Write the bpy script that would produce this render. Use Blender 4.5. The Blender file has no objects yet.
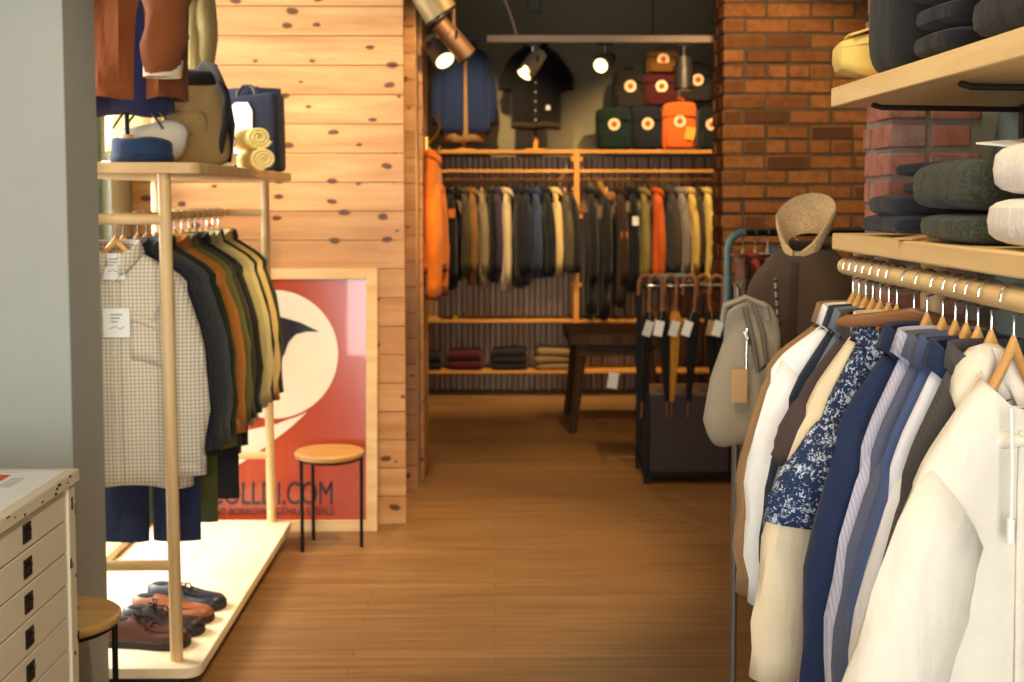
import bpy, math, random
from mathutils import Vector, Matrix, Euler
C = bpy.context.scene.collection
PI = math.pi
R = math.radians
sc = bpy.context.scene

# ------------------------------------------------------------------ camera
F = 1250.0
PITCH, YAW = R(3.97), R(0.78)
cam = bpy.data.cameras.new('camera')
co = bpy.data.objects.new('camera', cam)
C.objects.link(co)
co.location = (0, 0, 1.6)
co.rotation_euler = (PI/2 - PITCH, 0, -YAW)
cam.sensor_width = 36
cam.lens = F/1024*36
cam.shift_y = -57/1024
cam.clip_start = 0.05
cam.dof.use_dof = True
cam.dof.focus_distance = 2.3
cam.dof.aperture_fstop = 5.6
sc.camera = co

# ------------------------------------------------------------------ materials
def lin(c):
    c = c/255.0
    return c/12.92 if c <= .04045 else ((c+.055)/1.055)**2.4
def col(r, g=None, b=None):
    if g is None: r, g, b = r
    return (lin(r), lin(g), lin(b), 1)
_m = {}
class N:
    def __init__(s, name):
        s.m = bpy.data.materials.new(name); s.m.use_nodes = True
        s.t = s.m.node_tree; s.b = s.t.nodes['Principled BSDF']
    def n(s, kind, **kw):
        nd = s.t.nodes.new('ShaderNode'+kind)
        for k, v in kw.items():
            if k in nd.inputs.keys(): nd.inputs[k].default_value = v
            else: setattr(nd, k, v)
        return nd
    def l(s, a, b): s.t.links.new(a, b)
    def obj(s, scale=(1,1,1), rot=(0,0,0)):
        tc = s.n('TexCoord'); mp = s.n('Mapping')
        mp.inputs['Scale'].default_value = scale
        mp.inputs['Rotation'].default_value = rot
        s.l(tc.outputs['Object'], mp.inputs['Vector'])
        return mp.outputs['Vector']
    def math(s, op, a, b=None, clamp=False):
        nd = s.n('Math', operation=op); nd.use_clamp = clamp
        for i, v in enumerate((a, b)):
            if v is None: continue
            if isinstance(v, (int, float)): nd.inputs[i].default_value = v
            else: s.l(v, nd.inputs[i])
        return nd.outputs[0]
    def mix(s, f, a, b, mode='MIX'):
        nd = s.n('MixRGB', blend_type=mode)
        for i, v in enumerate((f, a, b)):
            if isinstance(v, (int, float)): nd.inputs[i].default_value = v
            elif isinstance(v, tuple): nd.inputs[i].default_value = v
            else: s.l(v, nd.inputs[i])
        return nd.outputs[0]
    def ramp(s, f, stops):
        nd = s.n('ValToRGB')
        cr = nd.color_ramp
        while len(cr.elements) < len(stops): cr.elements.new(.5)
        for e, (p, c) in zip(cr.elements, stops): e.position = p; e.color = c
        s.l(f, nd.inputs[0])
        return nd.outputs[0]
    def bump(s, h, strength=.3, dist=.01):
        nd = s.n('Bump'); nd.inputs['Strength'].default_value = strength
        nd.inputs['Distance'].default_value = dist
        s.l(h, nd.inputs['Height']); s.l(nd.outputs[0], s.b.inputs['Normal'])
    def base(s, c):
        if isinstance(c, tuple): s.b.inputs['Base Color'].default_value = c
        else: s.l(c, s.b.inputs['Base Color'])
    def set(s, **kw):
        for k, v in kw.items(): s.b.inputs[k.replace('_', ' ')].default_value = v

def plain(name, c, rough=.5, metal=0, spec=.5, coat=0):
    if name in _m: return _m[name]
    n = N(name)
    nz = n.n('TexNoise', Scale=9, Detail=4)
    n.l(n.obj(), nz.inputs['Vector'])
    n.base(n.mix(n.math('MULTIPLY', nz.outputs['Fac'], .22), col(c), tuple(x*.6 for x in col(c)[:3])+(1,)))
    n.set(Roughness=rough, Metallic=metal)
    n.b.inputs['Specular IOR Level'].default_value = spec
    n.b.inputs['Coat Weight'].default_value = coat
    _m[name] = n.m
    return n.m

def fabric(c, kind='plain', c2=None, rough=.9):
    key = ('fab', c, kind, c2)
    if key in _m: return _m[key]
    n = N('fabric_' + kind)
    v = n.obj()
    nz = n.n('TexNoise', Scale=14, Detail=5, Roughness=.6); n.l(v, nz.inputs['Vector'])
    fine = n.n('TexNoise', Scale=420, Detail=2); n.l(v, fine.inputs['Vector'])
    cc = col(c); dark = tuple(x*.72 for x in cc[:3])+(1,)
    base = n.mix(n.math('MULTIPLY', nz.outputs['Fac'], .5), cc, dark)
    h = fine.outputs['Fac']
    if kind == 'check':
        w1 = n.n('TexWave', wave_type='BANDS', bands_direction='X', Scale=25.0); n.l(v, w1.inputs['Vector'])
        w2 = n.n('TexWave', wave_type='BANDS', bands_direction='Z', Scale=25.0); n.l(v, w2.inputs['Vector'])
        a = n.math('GREATER_THAN', w1.outputs['Fac'], .62); b = n.math('GREATER_THAN', w2.outputs['Fac'], .62)
        t = n.math('MULTIPLY', n.math('ADD', a, b), .32)
        base = n.mix(t, base, col(c2))
    elif kind == 'stripe':
        w1 = n.n('TexWave', wave_type='BANDS', bands_direction='X', Scale=70.0); n.l(v, w1.inputs['Vector'])
        base = n.mix(n.math('MULTIPLY', w1.outputs['Fac'], .6), base, col(c2))
    elif kind == 'hstripe':
        w1 = n.n('TexWave', wave_type='BANDS', bands_direction='Z', Scale=13.0); n.l(v, w1.inputs['Vector'])
        base = n.mix(n.math('GREATER_THAN', w1.outputs['Fac'], .7), base, col(c2))
    elif kind == 'speckle':
        s1 = n.n('TexNoise', Scale=150, Detail=3, Roughness=.8); n.l(v, s1.inputs['Vector'])
        s2 = n.n('TexNoise', Scale=38, Detail=2); n.l(v, s2.inputs['Vector'])
        a = n.math('GREATER_THAN', n.math('ADD', n.math('MULTIPLY', s1.outputs['Fac'], .8), n.math('MULTIPLY', s2.outputs['Fac'], .3)), .60)
        base = n.mix(a, base, col(c2))
    elif kind == 'cord':
        w1 = n.n('TexWave', wave_type='BANDS', bands_direction='X', Scale=60.0); n.l(v, w1.inputs['Vector'])
        h = w1.outputs['Fac']
    elif kind == 'wool':
        s1 = n.n('TexNoise', Scale=180, Detail=4, Roughness=.8); n.l(v, s1.inputs['Vector'])
        base = n.mix(n.ramp(s1.outputs['Fac'], [(.45, (0,0,0,1)), (.62, (1,1,1,1))]), base, col(c2 or c))
        h = s1.outputs['Fac']
    wr = n.n('TexNoise', Scale=11, Detail=3, Distortion=.6); n.l(n.obj((1, 1, .35)), wr.inputs['Vector'])
    n.base(base)
    n.bump(n.math('ADD', n.math('MULTIPLY', h, .05 if kind != 'cord' else .12), n.math('MULTIPLY', wr.outputs['Fac'], 1.0)), .55, .02)
    n.set(Roughness=rough)
    n.b.inputs['Specular IOR Level'].default_value = .2
    n.b.inputs['Sheen Weight'].default_value = .08
    _m[key] = n.m
    return n.m

def wood(name, c, c2, axis='X', rough=.5, scale=1.0, island=.0, knots=False, spec=.4):
    if name in _m: return _m[name]
    n = N(name)
    st = {'X': (.7, 9, 9), 'Y': (9, .7, 9), 'Z': (9, 9, .7)}[axis]
    st = tuple(a*scale for a in st)
    v = n.obj(st)
    geo = n.n('NewGeometry')
    add = n.n('VectorMath', operation='ADD')
    n.l(v, add.inputs[0])
    cmb = n.n('CombineXYZ')
    off = n.math('MULTIPLY', geo.outputs['Random Per Island'], 37.0)
    for k in 'XYZ': n.l(off, cmb.inputs[k])
    n.l(cmb.outputs[0], add.inputs[1])
    vv = add.outputs[0]
    g1 = n.n('TexNoise', Scale=1.6, Detail=6, Roughness=.62, Distortion=.5); n.l(vv, g1.inputs['Vector'])
    g2 = n.n('TexNoise', Scale=9, Detail=3); n.l(vv, g2.inputs['Vector'])
    f = n.ramp(g1.outputs['Fac'], [(.34, (0,0,0,1)), (.68, (1,1,1,1))])
    base = n.mix(f, col(c), col(c2))
    base = n.mix(n.math('MULTIPLY', g2.outputs['Fac'], .18), base, tuple(x*.55 for x in col(c2)[:3])+(1,))
    if island:
        base = n.mix(n.math('MULTIPLY', geo.outputs['Random Per Island'], island), base, col(c2))
    if knots:
        sx = {'X': (3.4, 6.2, 6.2), 'Z': (6.2, 6.2, 3.4)}[axis]
        kv = n.obj(sx)
        wob = n.n('TexNoise', Scale=3, Detail=2); n.l(kv, wob.inputs['Vector'])
        ka = n.n('VectorMath', operation='ADD'); n.l(kv, ka.inputs[0])
        ks = n.n('VectorMath', operation='SCALE'); n.l(wob.outputs['Color'], ks.inputs[0]); ks.inputs['Scale'].default_value = .12
        n.l(ks.outputs[0], ka.inputs[1])
        vo = n.n('TexVoronoi', voronoi_dimensions='2D', Scale=1.25)
        sep = n.n('SeparateXYZ'); n.l(ka.outputs[0], sep.inputs[0])
        cb = n.n('CombineXYZ')
        n.l(sep.outputs['X'], cb.inputs['X']); n.l(sep.outputs['Z'], cb.inputs['Y'])
        n.l(cb.outputs[0], vo.inputs['Vector'])
        sp = n.n('SeparateColor'); n.l(vo.outputs['Color'], sp.inputs[0])
        rad = n.math('ADD', n.math('MULTIPLY', sp.outputs[0], .10), .045)
        d = n.math('DIVIDE', vo.outputs['Distance'], rad)
        halo = n.ramp(d, [(.0, (1,1,1,1)), (1.0, (0,0,0,1))])
        hal2 = n.ramp(n.math('MULTIPLY', d, .35), [(.0, (.55,.55,.55,1)), (1.0, (0,0,0,1))])
        base = n.mix(hal2, base, col(196, 136, 74))
        base = n.mix(n.ramp(d, [(.72, (1,1,1,1)), (1.0, (0,0,0,1))]), base, col(96, 54, 24))
    n.base(base)
    n.bump(g1.outputs['Fac'], .12, .004)
    n.set(Roughness=rough)
    n.b.inputs['Specular IOR Level'].default_value = spec
    _m[name] = n.m
    return n.m

# ------------------------------------------------------------------ mesh building
class MB:
    def __init__(s): s.v = []; s.f = []
    def add(s, vs, fs):
        o = len(s.v); s.v += [tuple(v) for v in vs]; s.f += [tuple(i+o for i in f) for f in fs]
        return s
    def box(s, c, d, rot=None):
        x, y, z = (k/2 for k in d)
        vs = [Vector((a*x, b*y, e*z)) for a in (-1, 1) for b in (-1, 1) for e in (-1, 1)]
        if rot: m = Euler(rot).to_matrix(); vs = [m @ v for v in vs]
        vs = [v+Vector(c) for v in vs]
        return s.add(vs, [(0,1,3,2),(4,6,7,5),(0,4,5,1),(2,3,7,6),(0,2,6,4),(1,5,7,3)])
    def b2(s, a, b):
        return s.box(tuple((p+q)/2 for p, q in zip(a, b)), tuple(abs(q-p) for p, q in zip(a, b)))
    def rings(s, rs, cap0=True, cap1=True, closed=True):
        n = len(rs[0]); vs = [p for r in rs for p in r]; fs = []
        for i in range(len(rs)-1):
            for j in range(n if closed else n-1):
                k = (j+1) % n
                fs.append((i*n+j, i*n+k, (i+1)*n+k, (i+1)*n+j))
        if cap0: fs.append(tuple(range(n-1, -1, -1)))
        if cap1: fs.append(tuple((len(rs)-1)*n+j for j in range(n)))
        return s.add(vs, fs)
    def tube(s, pts, r, n=10, cap=True, ry=None):
        pts = [Vector(p) for p in pts]
        rr = r if isinstance(r, (list, tuple)) else [r]*len(pts)
        rs = []; prev = None
        for i, p in enumerate(pts):
            t = (pts[min(i+1, len(pts)-1)]-pts[max(i-1, 0)]).normalized()
            if prev is None:
                a = Vector((0, 0, 1)) if abs(t.z) < .9 else Vector((0, 1, 0))
                u = t.cross(a).normalized()
            else:
                u = (prev - t*prev.dot(t))
                u = u.normalized() if u.length > 1e-6 else t.orthogonal().normalized()
            prev = u; w = t.cross(u)
            q = rr[i]
            rs.append([p + u*q*math.cos(2*PI*k/n) + w*(q if ry is None else ry)*math.sin(2*PI*k/n) for k in range(n)])
        return s.rings(rs, cap, cap)
    def cyl(s, a, b, r, r2=None, n=20):
        return s.tube([a, b], [r, r if r2 is None else r2], n)
    def lathe(s, prof, c=(0,0,0), n=28):
        rs = [[(c[0]+r*math.cos(2*PI*k/n), c[1]+r*math.sin(2*PI*k/n), c[2]+z) for k in range(n)] for r, z in prof]
        return s.rings(rs)
    def prism(s, poly, f0, f1):
        """poly of 2-d points; f0, f1 map (a, b) to the two faces"""
        n = len(poly)
        vs = [f0(*p) for p in poly]+[f1(*p) for p in poly]
        fs = [tuple(range(n)), tuple(range(2*n-1, n-1, -1))]+[(j, (j+1) % n+0, n+(j+1) % n, n+j) for j in range(n)]
        return s.add(vs, fs)
    def sup(s, c, d, e1=.4, e2=.4, n=14, m=28, fn=None, rot=None):
        def p(w, e): return math.copysign(abs(w)**e, w)
        rs = []
        for i in range(n+1):
            et = -PI/2+PI*i/n; et = max(-PI/2+.02, min(PI/2-.02, et))
            ring = []
            for j in range(m):
                om = 2*PI*j/m
                v = Vector((d[0]/2*p(math.cos(et), e1)*p(math.cos(om), e2), d[1]/2*p(math.cos(et), e1)*p(math.sin(om), e2), d[2]/2*p(math.sin(et), e1)))
                if fn: v = fn(v)
                if rot: v = Euler(rot).to_matrix() @ v
                ring.append(v+Vector(c))
            rs.append(ring)
        return s.rings(rs)
    def grid(s, fn, nu, nv):
        vs = [fn(i/nu, j/nv) for j in range(nv+1) for i in range(nu+1)]
        fs = [(j*(nu+1)+i, j*(nu+1)+i+1, (j+1)*(nu+1)+i+1, (j+1)*(nu+1)+i) for j in range(nv) for i in range(nu)]
        return s.add(vs, fs)
    def build(s, name, mat, parent=None, smooth=True, bevel=0, solid=0, sub=0, kind=None, angle=40):
        me = bpy.data.meshes.new(name)
        me.from_pydata(s.v, [], s.f)
        import bmesh
        bm = bmesh.new(); bm.from_mesh(me)
        bmesh.ops.recalc_face_normals(bm, faces=bm.faces); bm.to_mesh(me); bm.free()
        me.materials.append(mat)
        if smooth:
            me.polygons.foreach_set('use_smooth', [True]*len(me.polygons))
            me.set_sharp_from_angle(angle=R(angle))
        o = bpy.data.objects.new(name, me); C.objects.link(o)
        if parent: o.parent = parent
        if solid:
            d = o.modifiers.new('solid', 'SOLIDIFY'); d.thickness = solid; d.offset = 0
        if bevel:
            d = o.modifiers.new('bevel', 'BEVEL'); d.width = bevel; d.segments = 2; d.limit_method = 'ANGLE'; d.angle_limit = R(40)
        if sub:
            d = o.modifiers.new('sub', 'SUBSURF'); d.levels = sub; d.render_levels = sub
        if kind: o['kind'] = kind
        return o

def tag(o, label, cat, group=None, kind=None):
    o['label'] = label; o['category'] = cat
    if group: o['group'] = group
    if kind: o['kind'] = kind
    return o
def thing(name, label, cat, loc=(0,0,0), rz=0, group=None):
    o = bpy.data.objects.new(name, None); C.objects.link(o)
    o.empty_display_size = .1
    o.location = loc; o.rotation_euler = (0, 0, rz)
    return tag(o, label, cat, group)
def copy_thing(o, loc, label, rz=None, mats=None):
    c = o.copy(); C.objects.link(c); c.location = loc; c['label'] = label
    if rz is not None: c.rotation_euler = (0, 0, rz)
    for ch in list(o.children):
        d = ch.copy(); C.objects.link(d); d.parent = c
        for g in list(ch.children):
            e = g.copy(); C.objects.link(e); e.parent = d
    return c
def struct(name, mb, mat, bevel=0, smooth=True):
    return mb.build(name, mat, None, smooth=smooth, bevel=bevel, kind='structure')
def sub_structure(name, mb, mat, parent, **k): return mb.build(name, mat, parent, **k)
def textmesh(name, body, size, mat, parent, loc, rot, sx=1.0, extrude=.0008, align='LEFT'):
    cu = bpy.data.curves.new(name, 'FONT'); cu.body = body; cu.size = size; cu.extrude = extrude; cu.align_x = align
    t = bpy.data.objects.new(name+'_tmp', cu); C.objects.link(t)
    bpy.context.view_layer.update()
    me = bpy.data.meshes.new_from_object(t.evaluated_get(bpy.context.evaluated_depsgraph_get()))
    bpy.data.objects.remove(t)
    vs = [tuple(v.co) for v in me.vertices]; fs = [tuple(p.vertices) for p in me.polygons]; nv_ = len(vs)
    dx = size*.022
    V_ = [(x+k*dx, y+j*dx*.6, z) for k, j in ((-1, 0), (1, 0), (0, -1), (0, 1)) for x, y, z in vs]
    F_ = [tuple(i+k*nv_ for i in f) for k in range(4) for f in fs]
    me = bpy.data.meshes.new(name); me.from_pydata(V_, [], F_); me.materials.append(mat)
    o = bpy.data.objects.new(name, me); C.objects.link(o)
    o.parent = parent; o.location = loc; o.rotation_euler = rot; o.scale = (sx, 1, 1)
    return o
def short(lb):
    s = lb
    for w in (' on ', ' behind ', ' hanging', ' just', ' nearest', ' being', ' between ', ' in front', ' whose ', ' at ', ' beside ', ' second ', ' near ', ' nearest ', ' showing ', ' first ', ' deepest ', ', palest'):
        s = s.split(w)[0]
    return s
_hl = {}
def hlabel(lb, where):
    s = 'wooden hanger %s holding the %s' % (where, short(lb))
    if s in _hl: s = 'wooden hanger %s holding the %s' % (where, ' '.join(lb.split()[:11]))
    _hl[s] = 1
    return s
def sm(a, b, x):
    t = max(0, min(1, (x-a)/(b-a))); return t*t*(3-2*t)
def lerp(a, b, t): return a+(b-a)*t
# ------------------------------------------------------------------ materials of the place
PINE_WALL = wood('pine_boards', (222, 172, 112), (182, 122, 66), 'X', .45, 1.0, .45, knots=True)
PINE = wood('pale_pine', (232, 200, 146), (206, 166, 108), 'Z', .45)
PINEX = wood('pale_pine_x', (232, 198, 142), (208, 164, 104), 'X', .45)
PINEY = wood('pale_pine_y', (240, 212, 156), (222, 184, 124), 'Y', .4)
PLY = wood('pale_birch', (250, 232, 196), (240, 214, 168), 'Y', .4)
HANG = wood('hanger_wood', (226, 176, 108), (196, 140, 76), 'X', .35, 2.0)
HANGD = wood('hanger_wood_brown', (150, 104, 64), (116, 76, 44), 'X', .4, 2.0)
STOOLW = wood('stool_oak', (222, 176, 108), (196, 146, 82), 'X', .4)
WARM = wood('shelf_pine_warm', (206, 146, 66), (170, 112, 46), 'X', .5)
WARMZ = wood('shelf_pine_warm_z', (206, 146, 66), (170, 112, 46), 'Z', .5)
DARKW = wood('dark_wood', (88, 62, 42), (56, 38, 26), 'Z', .65, spec=.2)
CREAM = plain('cream_paint', (222, 208, 178), .5)
WALLP = plain('wall_paint_grey', (176, 178, 168), .8)
WALLD = plain('wall_paint_dark', (124, 116, 90), .85)
WALLG = plain('wall_paint_sage', (120, 134, 126), .8)
CEIL = plain('ceiling_paint', (120, 114, 100), .9)
BLACK = plain('black_metal', (24, 24, 24), .4, .6)
BRASS = plain('brass', (204, 156, 70), .3, 1)
CHROME = plain('chrome', (200, 200, 200), .22, 1)
SPOTM = plain('spot_metal', (196, 180, 150), .35, .7)
SPOTG = plain('spot_grey', (120, 112, 100), .4, .6)
WHITE = plain('white_card', (238, 236, 230), .7)
KRAFT = plain('kraft_card', (190, 150, 104), .8)
INK = plain('grey_ink', (110, 108, 112), .8)
IRON = plain('iron', (40, 34, 30), .5, .5)
TEAL = plain('teal_paint', (84, 112, 104), .5)
LEATHER_B = plain('black_leather', (30, 26, 24), .7)
REDP = plain('poster_red', (170, 66, 36), .22, 0, .5, .6)
CREAMP = plain('poster_cream', (228, 216, 190), .22, 0, .5, .6)
NAVYP = plain('poster_ink', (34, 36, 46), .22, 0, .5, .6)
GREYP = plain('poster_grey_ink', (92, 60, 66), .25, 0, .5, .6)

def glass():
    n = N('window_glass')
    out = n.t.nodes['Material Output']
    tr = n.n('BsdfTransparent'); gl = n.n('BsdfGlossy'); gl.inputs['Roughness'].default_value = .02
    mx = n.n('MixShader'); mx.inputs[0].default_value = .06
    n.l(tr.outputs[0], mx.inputs[1]); n.l(gl.outputs[0], mx.inputs[2]); n.l(mx.outputs[0], out.inputs[0])
    return n.m
GLASS = glass()
def emis(name, c, s):
    n = N(name); n.b.inputs['Emission Color'].default_value = col(c); n.b.inputs['Emission Strength'].default_value = s
    n.base(col(c)); return n.m
LAMPF = emis('lamp_face', (255, 232, 160), 4)

def floor_mat():
    n = N('floor_boards')
    v = n.obj((1, 1, 1))
    br = n.n('TexBrick', offset=.37, Scale=1.0)
    for k, q in (('Mortar Size', .003), ('Mortar Smooth', .3), ('Brick Width', 1.35), ('Row Height', .085), ('Bias', 0)): br.inputs[k].default_value = q
    br.inputs['Color1'].default_value = (0, 0, 0, 1); br.inputs['Color2'].default_value = (1, 1, 1, 1); br.inputs['Mortar'].default_value = (.5, .5, .5, 1)
    n.l(v, br.inputs['Vector'])
    g = n.n('TexNoise', Scale=2.2, Detail=7, Roughness=.65, Distortion=.4); n.l(n.obj((.8, 14, 1)), g.inputs['Vector'])
    big = n.n('TexNoise', Scale=.9, Detail=3); n.l(v, big.inputs['Vector'])
    c = n.mix(br.outputs['Color'], col(156, 116, 70), col(136, 96, 56))
    c = n.mix(n.ramp(g.outputs['Fac'], [(.36, (0,0,0,1)), (.7, (1,1,1,1))]), c, col(98, 66, 38))
    c = n.mix(n.math('MULTIPLY', big.outputs['Fac'], .5), c, col(150, 114, 74))
    c = n.mix(n.math('MULTIPLY', br.outputs['Fac'], .45), c, col(90, 58, 30))
    n.base(c)
    n.bump(n.math('SUBTRACT', g.outputs['Fac'], br.outputs['Fac']), .15, .004)
    n.set(Roughness=.42); n.b.inputs['Specular IOR Level'].default_value = .35
    return n.m
def brick_mat(name, c1, c2, c3):
    n = N(name); geo = n.n('NewGeometry')
    r = geo.outputs['Random Per Island']
    nz = n.n('TexNoise', Scale=26, Detail=6, Roughness=.7); n.l(n.obj(), nz.inputs['Vector'])
    b = n.ramp(r, [(0, col(c1)), (.6, col(c2)), (1, col(c3))])
    b = n.mix(n.ramp(nz.outputs['Fac'], [(.45, (0,0,0,1)), (.75, (.7,.7,.7,1))]), b, col(*[x*.6 for x in c2]))
    n.base(b); n.bump(nz.outputs['Fac'], .6, .01); n.set(Roughness=.9)
    n.b.inputs['Specular IOR Level'].default_value = .2
    return n.m
BRICK = brick_mat('orange_brick', (156, 102, 58), (134, 84, 46), (80, 52, 36))
BRICKP = brick_mat('pink_brick', (172, 116, 100), (156, 98, 84), (148, 126, 116))
MORT = plain('mortar', (84, 70, 56), .95)
MORTP = plain('mortar_grey', (128, 116, 104), .95)
def metal_sheet():
    n = N('corrugated_sheet'); nz = n.n('TexNoise', Scale=7, Detail=5); n.l(n.obj((1, 1, .25)), nz.inputs['Vector'])
    n.base(n.mix(n.ramp(nz.outputs['Fac'], [(.42, (0,0,0,1)), (.66, (1,1,1,1))]), col(150, 124, 98), col(146, 98, 58)))
    n.set(Roughness=.5, Metallic=.35); return n.m
CORR = metal_sheet()
DRAWP = plain('drawer_paint', (226, 212, 184), .5)

# ------------------------------------------------------------------ the room
struct('floor', MB().b2((-3, -2.7, -.1), (2.7, 10.6, 0)), floor_mat())
struct('ceiling', MB().b2((-3, -2.7, 3.4), (2.7, 10.6, 3.5)), CEIL)
struct('wall_back', MB().b2((-3, 10.4, 0), (2.7, 10.55, 3.4)), WALLD)
# left wall with the side window
WX = -1.75; wy0, wy1, wz0, wz1 = 4.02, 5.74, .13, 2.95
struct('wall_left', MB().b2((WX-.25, 3.6, 0), (WX, wy0, 3.4)).b2((WX-.25, wy1, 0), (WX, 6.2, 3.4))
       .b2((WX-.25, wy0, 0), (WX, wy1, wz0)).b2((WX-.25, wy0, wz1), (WX, wy1, 3.4)), WALLP)
w = struct('window_1', MB().b2((WX-.12, wy0, wz0), (WX-.04, wy0+.06, wz1)).b2((WX-.12, wy1-.06, wz0), (WX-.04, wy1, wz1))
       .b2((WX-.12, wy0+.06, wz0), (WX-.04, wy1-.06, wz0+.06)).b2((WX-.12, wy0+.06, wz1-.06), (WX-.04, wy1-.06, wz1))
       .b2((WX-.1, (wy0+wy1)/2-.02, wz0+.06), (WX-.05, (wy0+wy1)/2+.02, wz1-.06)), TEAL, bevel=.004)
MB().b2((WX-.085, wy0+.06, wz0+.06), (WX-.08, wy1-.06, wz1-.06)).build('window_pane', GLASS, w, smooth=False)
struct('trim_1', MB().b2((WX-.04, wy0-.08, wz0-.035), (WX+.16, wy1+.08, wz0)), PINEY, bevel=.005)
# near left pier and the wall beside the drawers
struct('wall_left_pier', MB().b2((-1.95, 3.57, 0), (-1.215, 3.86, 3.4)), WALLP, bevel=.006)
struct('wall_left_near', MB().b2((-2.1, -2.6, 0), (-1.95, 3.86, 3.4)), WALLP)
# shop front behind the camera
struct('wall_front', MB().b2((-2.1, -2.7, 0), (-1.8, -2.55, 3.4)).b2((1.0, -2.7, 0), (2.7, -2.55, 3.4))
       .b2((-1.8, -2.7, 0), (1.0, -2.55, .4)).b2((-1.8, -2.7, 3.0), (1.0, -2.55, 3.4)), WALLP)
w = struct('window_2', MB().b2((-1.8, -2.66, .4), (-1.74, -2.58, 3)).b2((.94, -2.66, .4), (1.0, -2.58, 3)).b2((-1.74, -2.66, .4), (.94, -2.58, .46))
       .b2((-1.74, -2.66, 2.94), (.94, -2.58, 3)).b2((-.43, -2.65, .46), (-.37, -2.59, 2.94)), TEAL)
MB().b2((-1.74, -2.625, .46), (.94, -2.62, 2.94)).build('window_pane', GLASS, w, smooth=False)
# right wall, its brick nib and the wall farther in
struct('wall_right', MB().b2((1.14, -2.6, 0), (1.34, 3.14, 3.4)), WALLG)
struct('wall_right_far', MB().b2((2.4, 3.0, 0), (2.6, 10.5, 3.4)).b2((1.34, 3.0, 0), (2.4, 3.14, 3.4)), WALLD)

random.seed(4)
def boards_x(mb, x0, x1, y, z0, z1, h, t=.022, gap=.004):
    z = z0
    while z < z1:
        zz = min(z+h-gap, z1)
        mb.b2((x0, y, z), (x1, y+t, zz)); z += h
def boards_y(mb, x, y0, y1, z0, z1, h, t=.022, gap=.004):
    z = z0
    while z < z1:
        zz = min(z+h-gap, z1)
        mb.b2((x-t, y0, z), (x, y1, zz)); z += h
m = MB(); boards_x(m, WX+.005, -.437, 6.05, 0, 3.395, .1395)
struct('wall_pine', m, PINE_WALL, bevel=.0015)
struct('wall_pine_core', MB().b2((WX, 6.073, 0), (-.5, 6.5, 3.395)), PINEX)
m = MB(); boards_x(m, -.95, -.427, 6.76, 0, 3.395, .1395, .03)
struct('wall_pine_inner', m, PINE_WALL, bevel=.0015)
m = MB(); m.b2((-.95, 6.792, 0), (-.425, 7.46, 3.395)); struct('wall_pine_inner_core', m, PINE)
m = MB(); boards_y(m, -.40, 6.96, 7.46, 0, 3.395, .1395, .022)
struct('wall_pine_return', m, PINE_WALL, bevel=.0015)
struct('wall_left_far', MB().b2((-1.4, 6.5, 0), (-1.0, 10.4, 3.4)), WALLD)

def bricks(x0, x1, y0, y1, z1, course, length, mort, side_left=True, seed=1):
    random.seed(seed)
    m = MB(); z = .0; k = 0
    def brk(c, d):
        j = lambda a: a+random.uniform(-.004, .004)
        m.box((c[0]+random.uniform(-.003, .003), c[1]+random.uniform(-.004, .004), c[2]), (j(d[0]), j(d[1]), j(d[2])), (random.uniform(-.01, .01), random.uniform(-.012, .012), random.uniform(-.012, .012)))
    depth = min(y1-y0, .24)
    while z < z1:
        h = course-mort
        if k % 5 == 1:      # header course
            L = length*.5; x = x0
        else:
            L = length; x = x0-(length*.5 if k % 2 else 0)
        while x < x1-.02:
            a, b = max(x, x0), min(x+L-mort, x1)
            if b-a > .025: brk(((a+b)/2, y0+.055, z+h/2), (b-a, .11, h))
            x += L
        if side_left:
            y = y0+.115+(0 if k % 2 else length*.25)
            if not k % 2: brk((x0+.055, (y0+.115+y-mort)/2, z+h/2), (.11, max(.03, y-mort-y0-.115), h))
            while y < y1-.02:
                a, b = y, min(y+length*.5-mort, y1)
                if b-a > .025: brk((x0+.055, (a+b)/2, z+h/2), (.11, b-a, h))
                y += length*.5
        z += course; k += 1
    return m
X0, X1, Y0, Y1 = 1.345, 2.4, 7.4, 7.75
b = struct('wall_brick_pier', bricks(X0, X1, Y0, Y1, 3.39, .0885, .26, .014), BRICK, bevel=.006)
sub_structure('mortar', MB().b2((X0+.008, Y0+.009, 0), (X1, Y1-.005, 3.39)), MORT, b)
X0, X1, Y0, Y1 = .925, 1.14, 2.93, 3.14
b = struct('wall_brick_nib', bricks(X0, X1, Y0, Y1, 3.39, .066, .2, .012, seed=7), BRICKP, bevel=.005)
sub_structure('mortar', MB().b2((X0+.007, Y0+.008, 0), (X1, Y1, 3.39)), MORTP, b)

# corrugated sheet behind the back shelves
m = MB()
def corr(u, v):
    x = lerp(-.98, 2.38, u); ph = (u*36) % 1
    d = .045*(sm(.0, .1, ph)-sm(.5, .6, ph))
    return (x, 10.37-d, lerp(0.0, 1.93, v))
m.grid(corr, 36*16, 1)
o = struct('wall_back_sheet', m, CORR)

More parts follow.
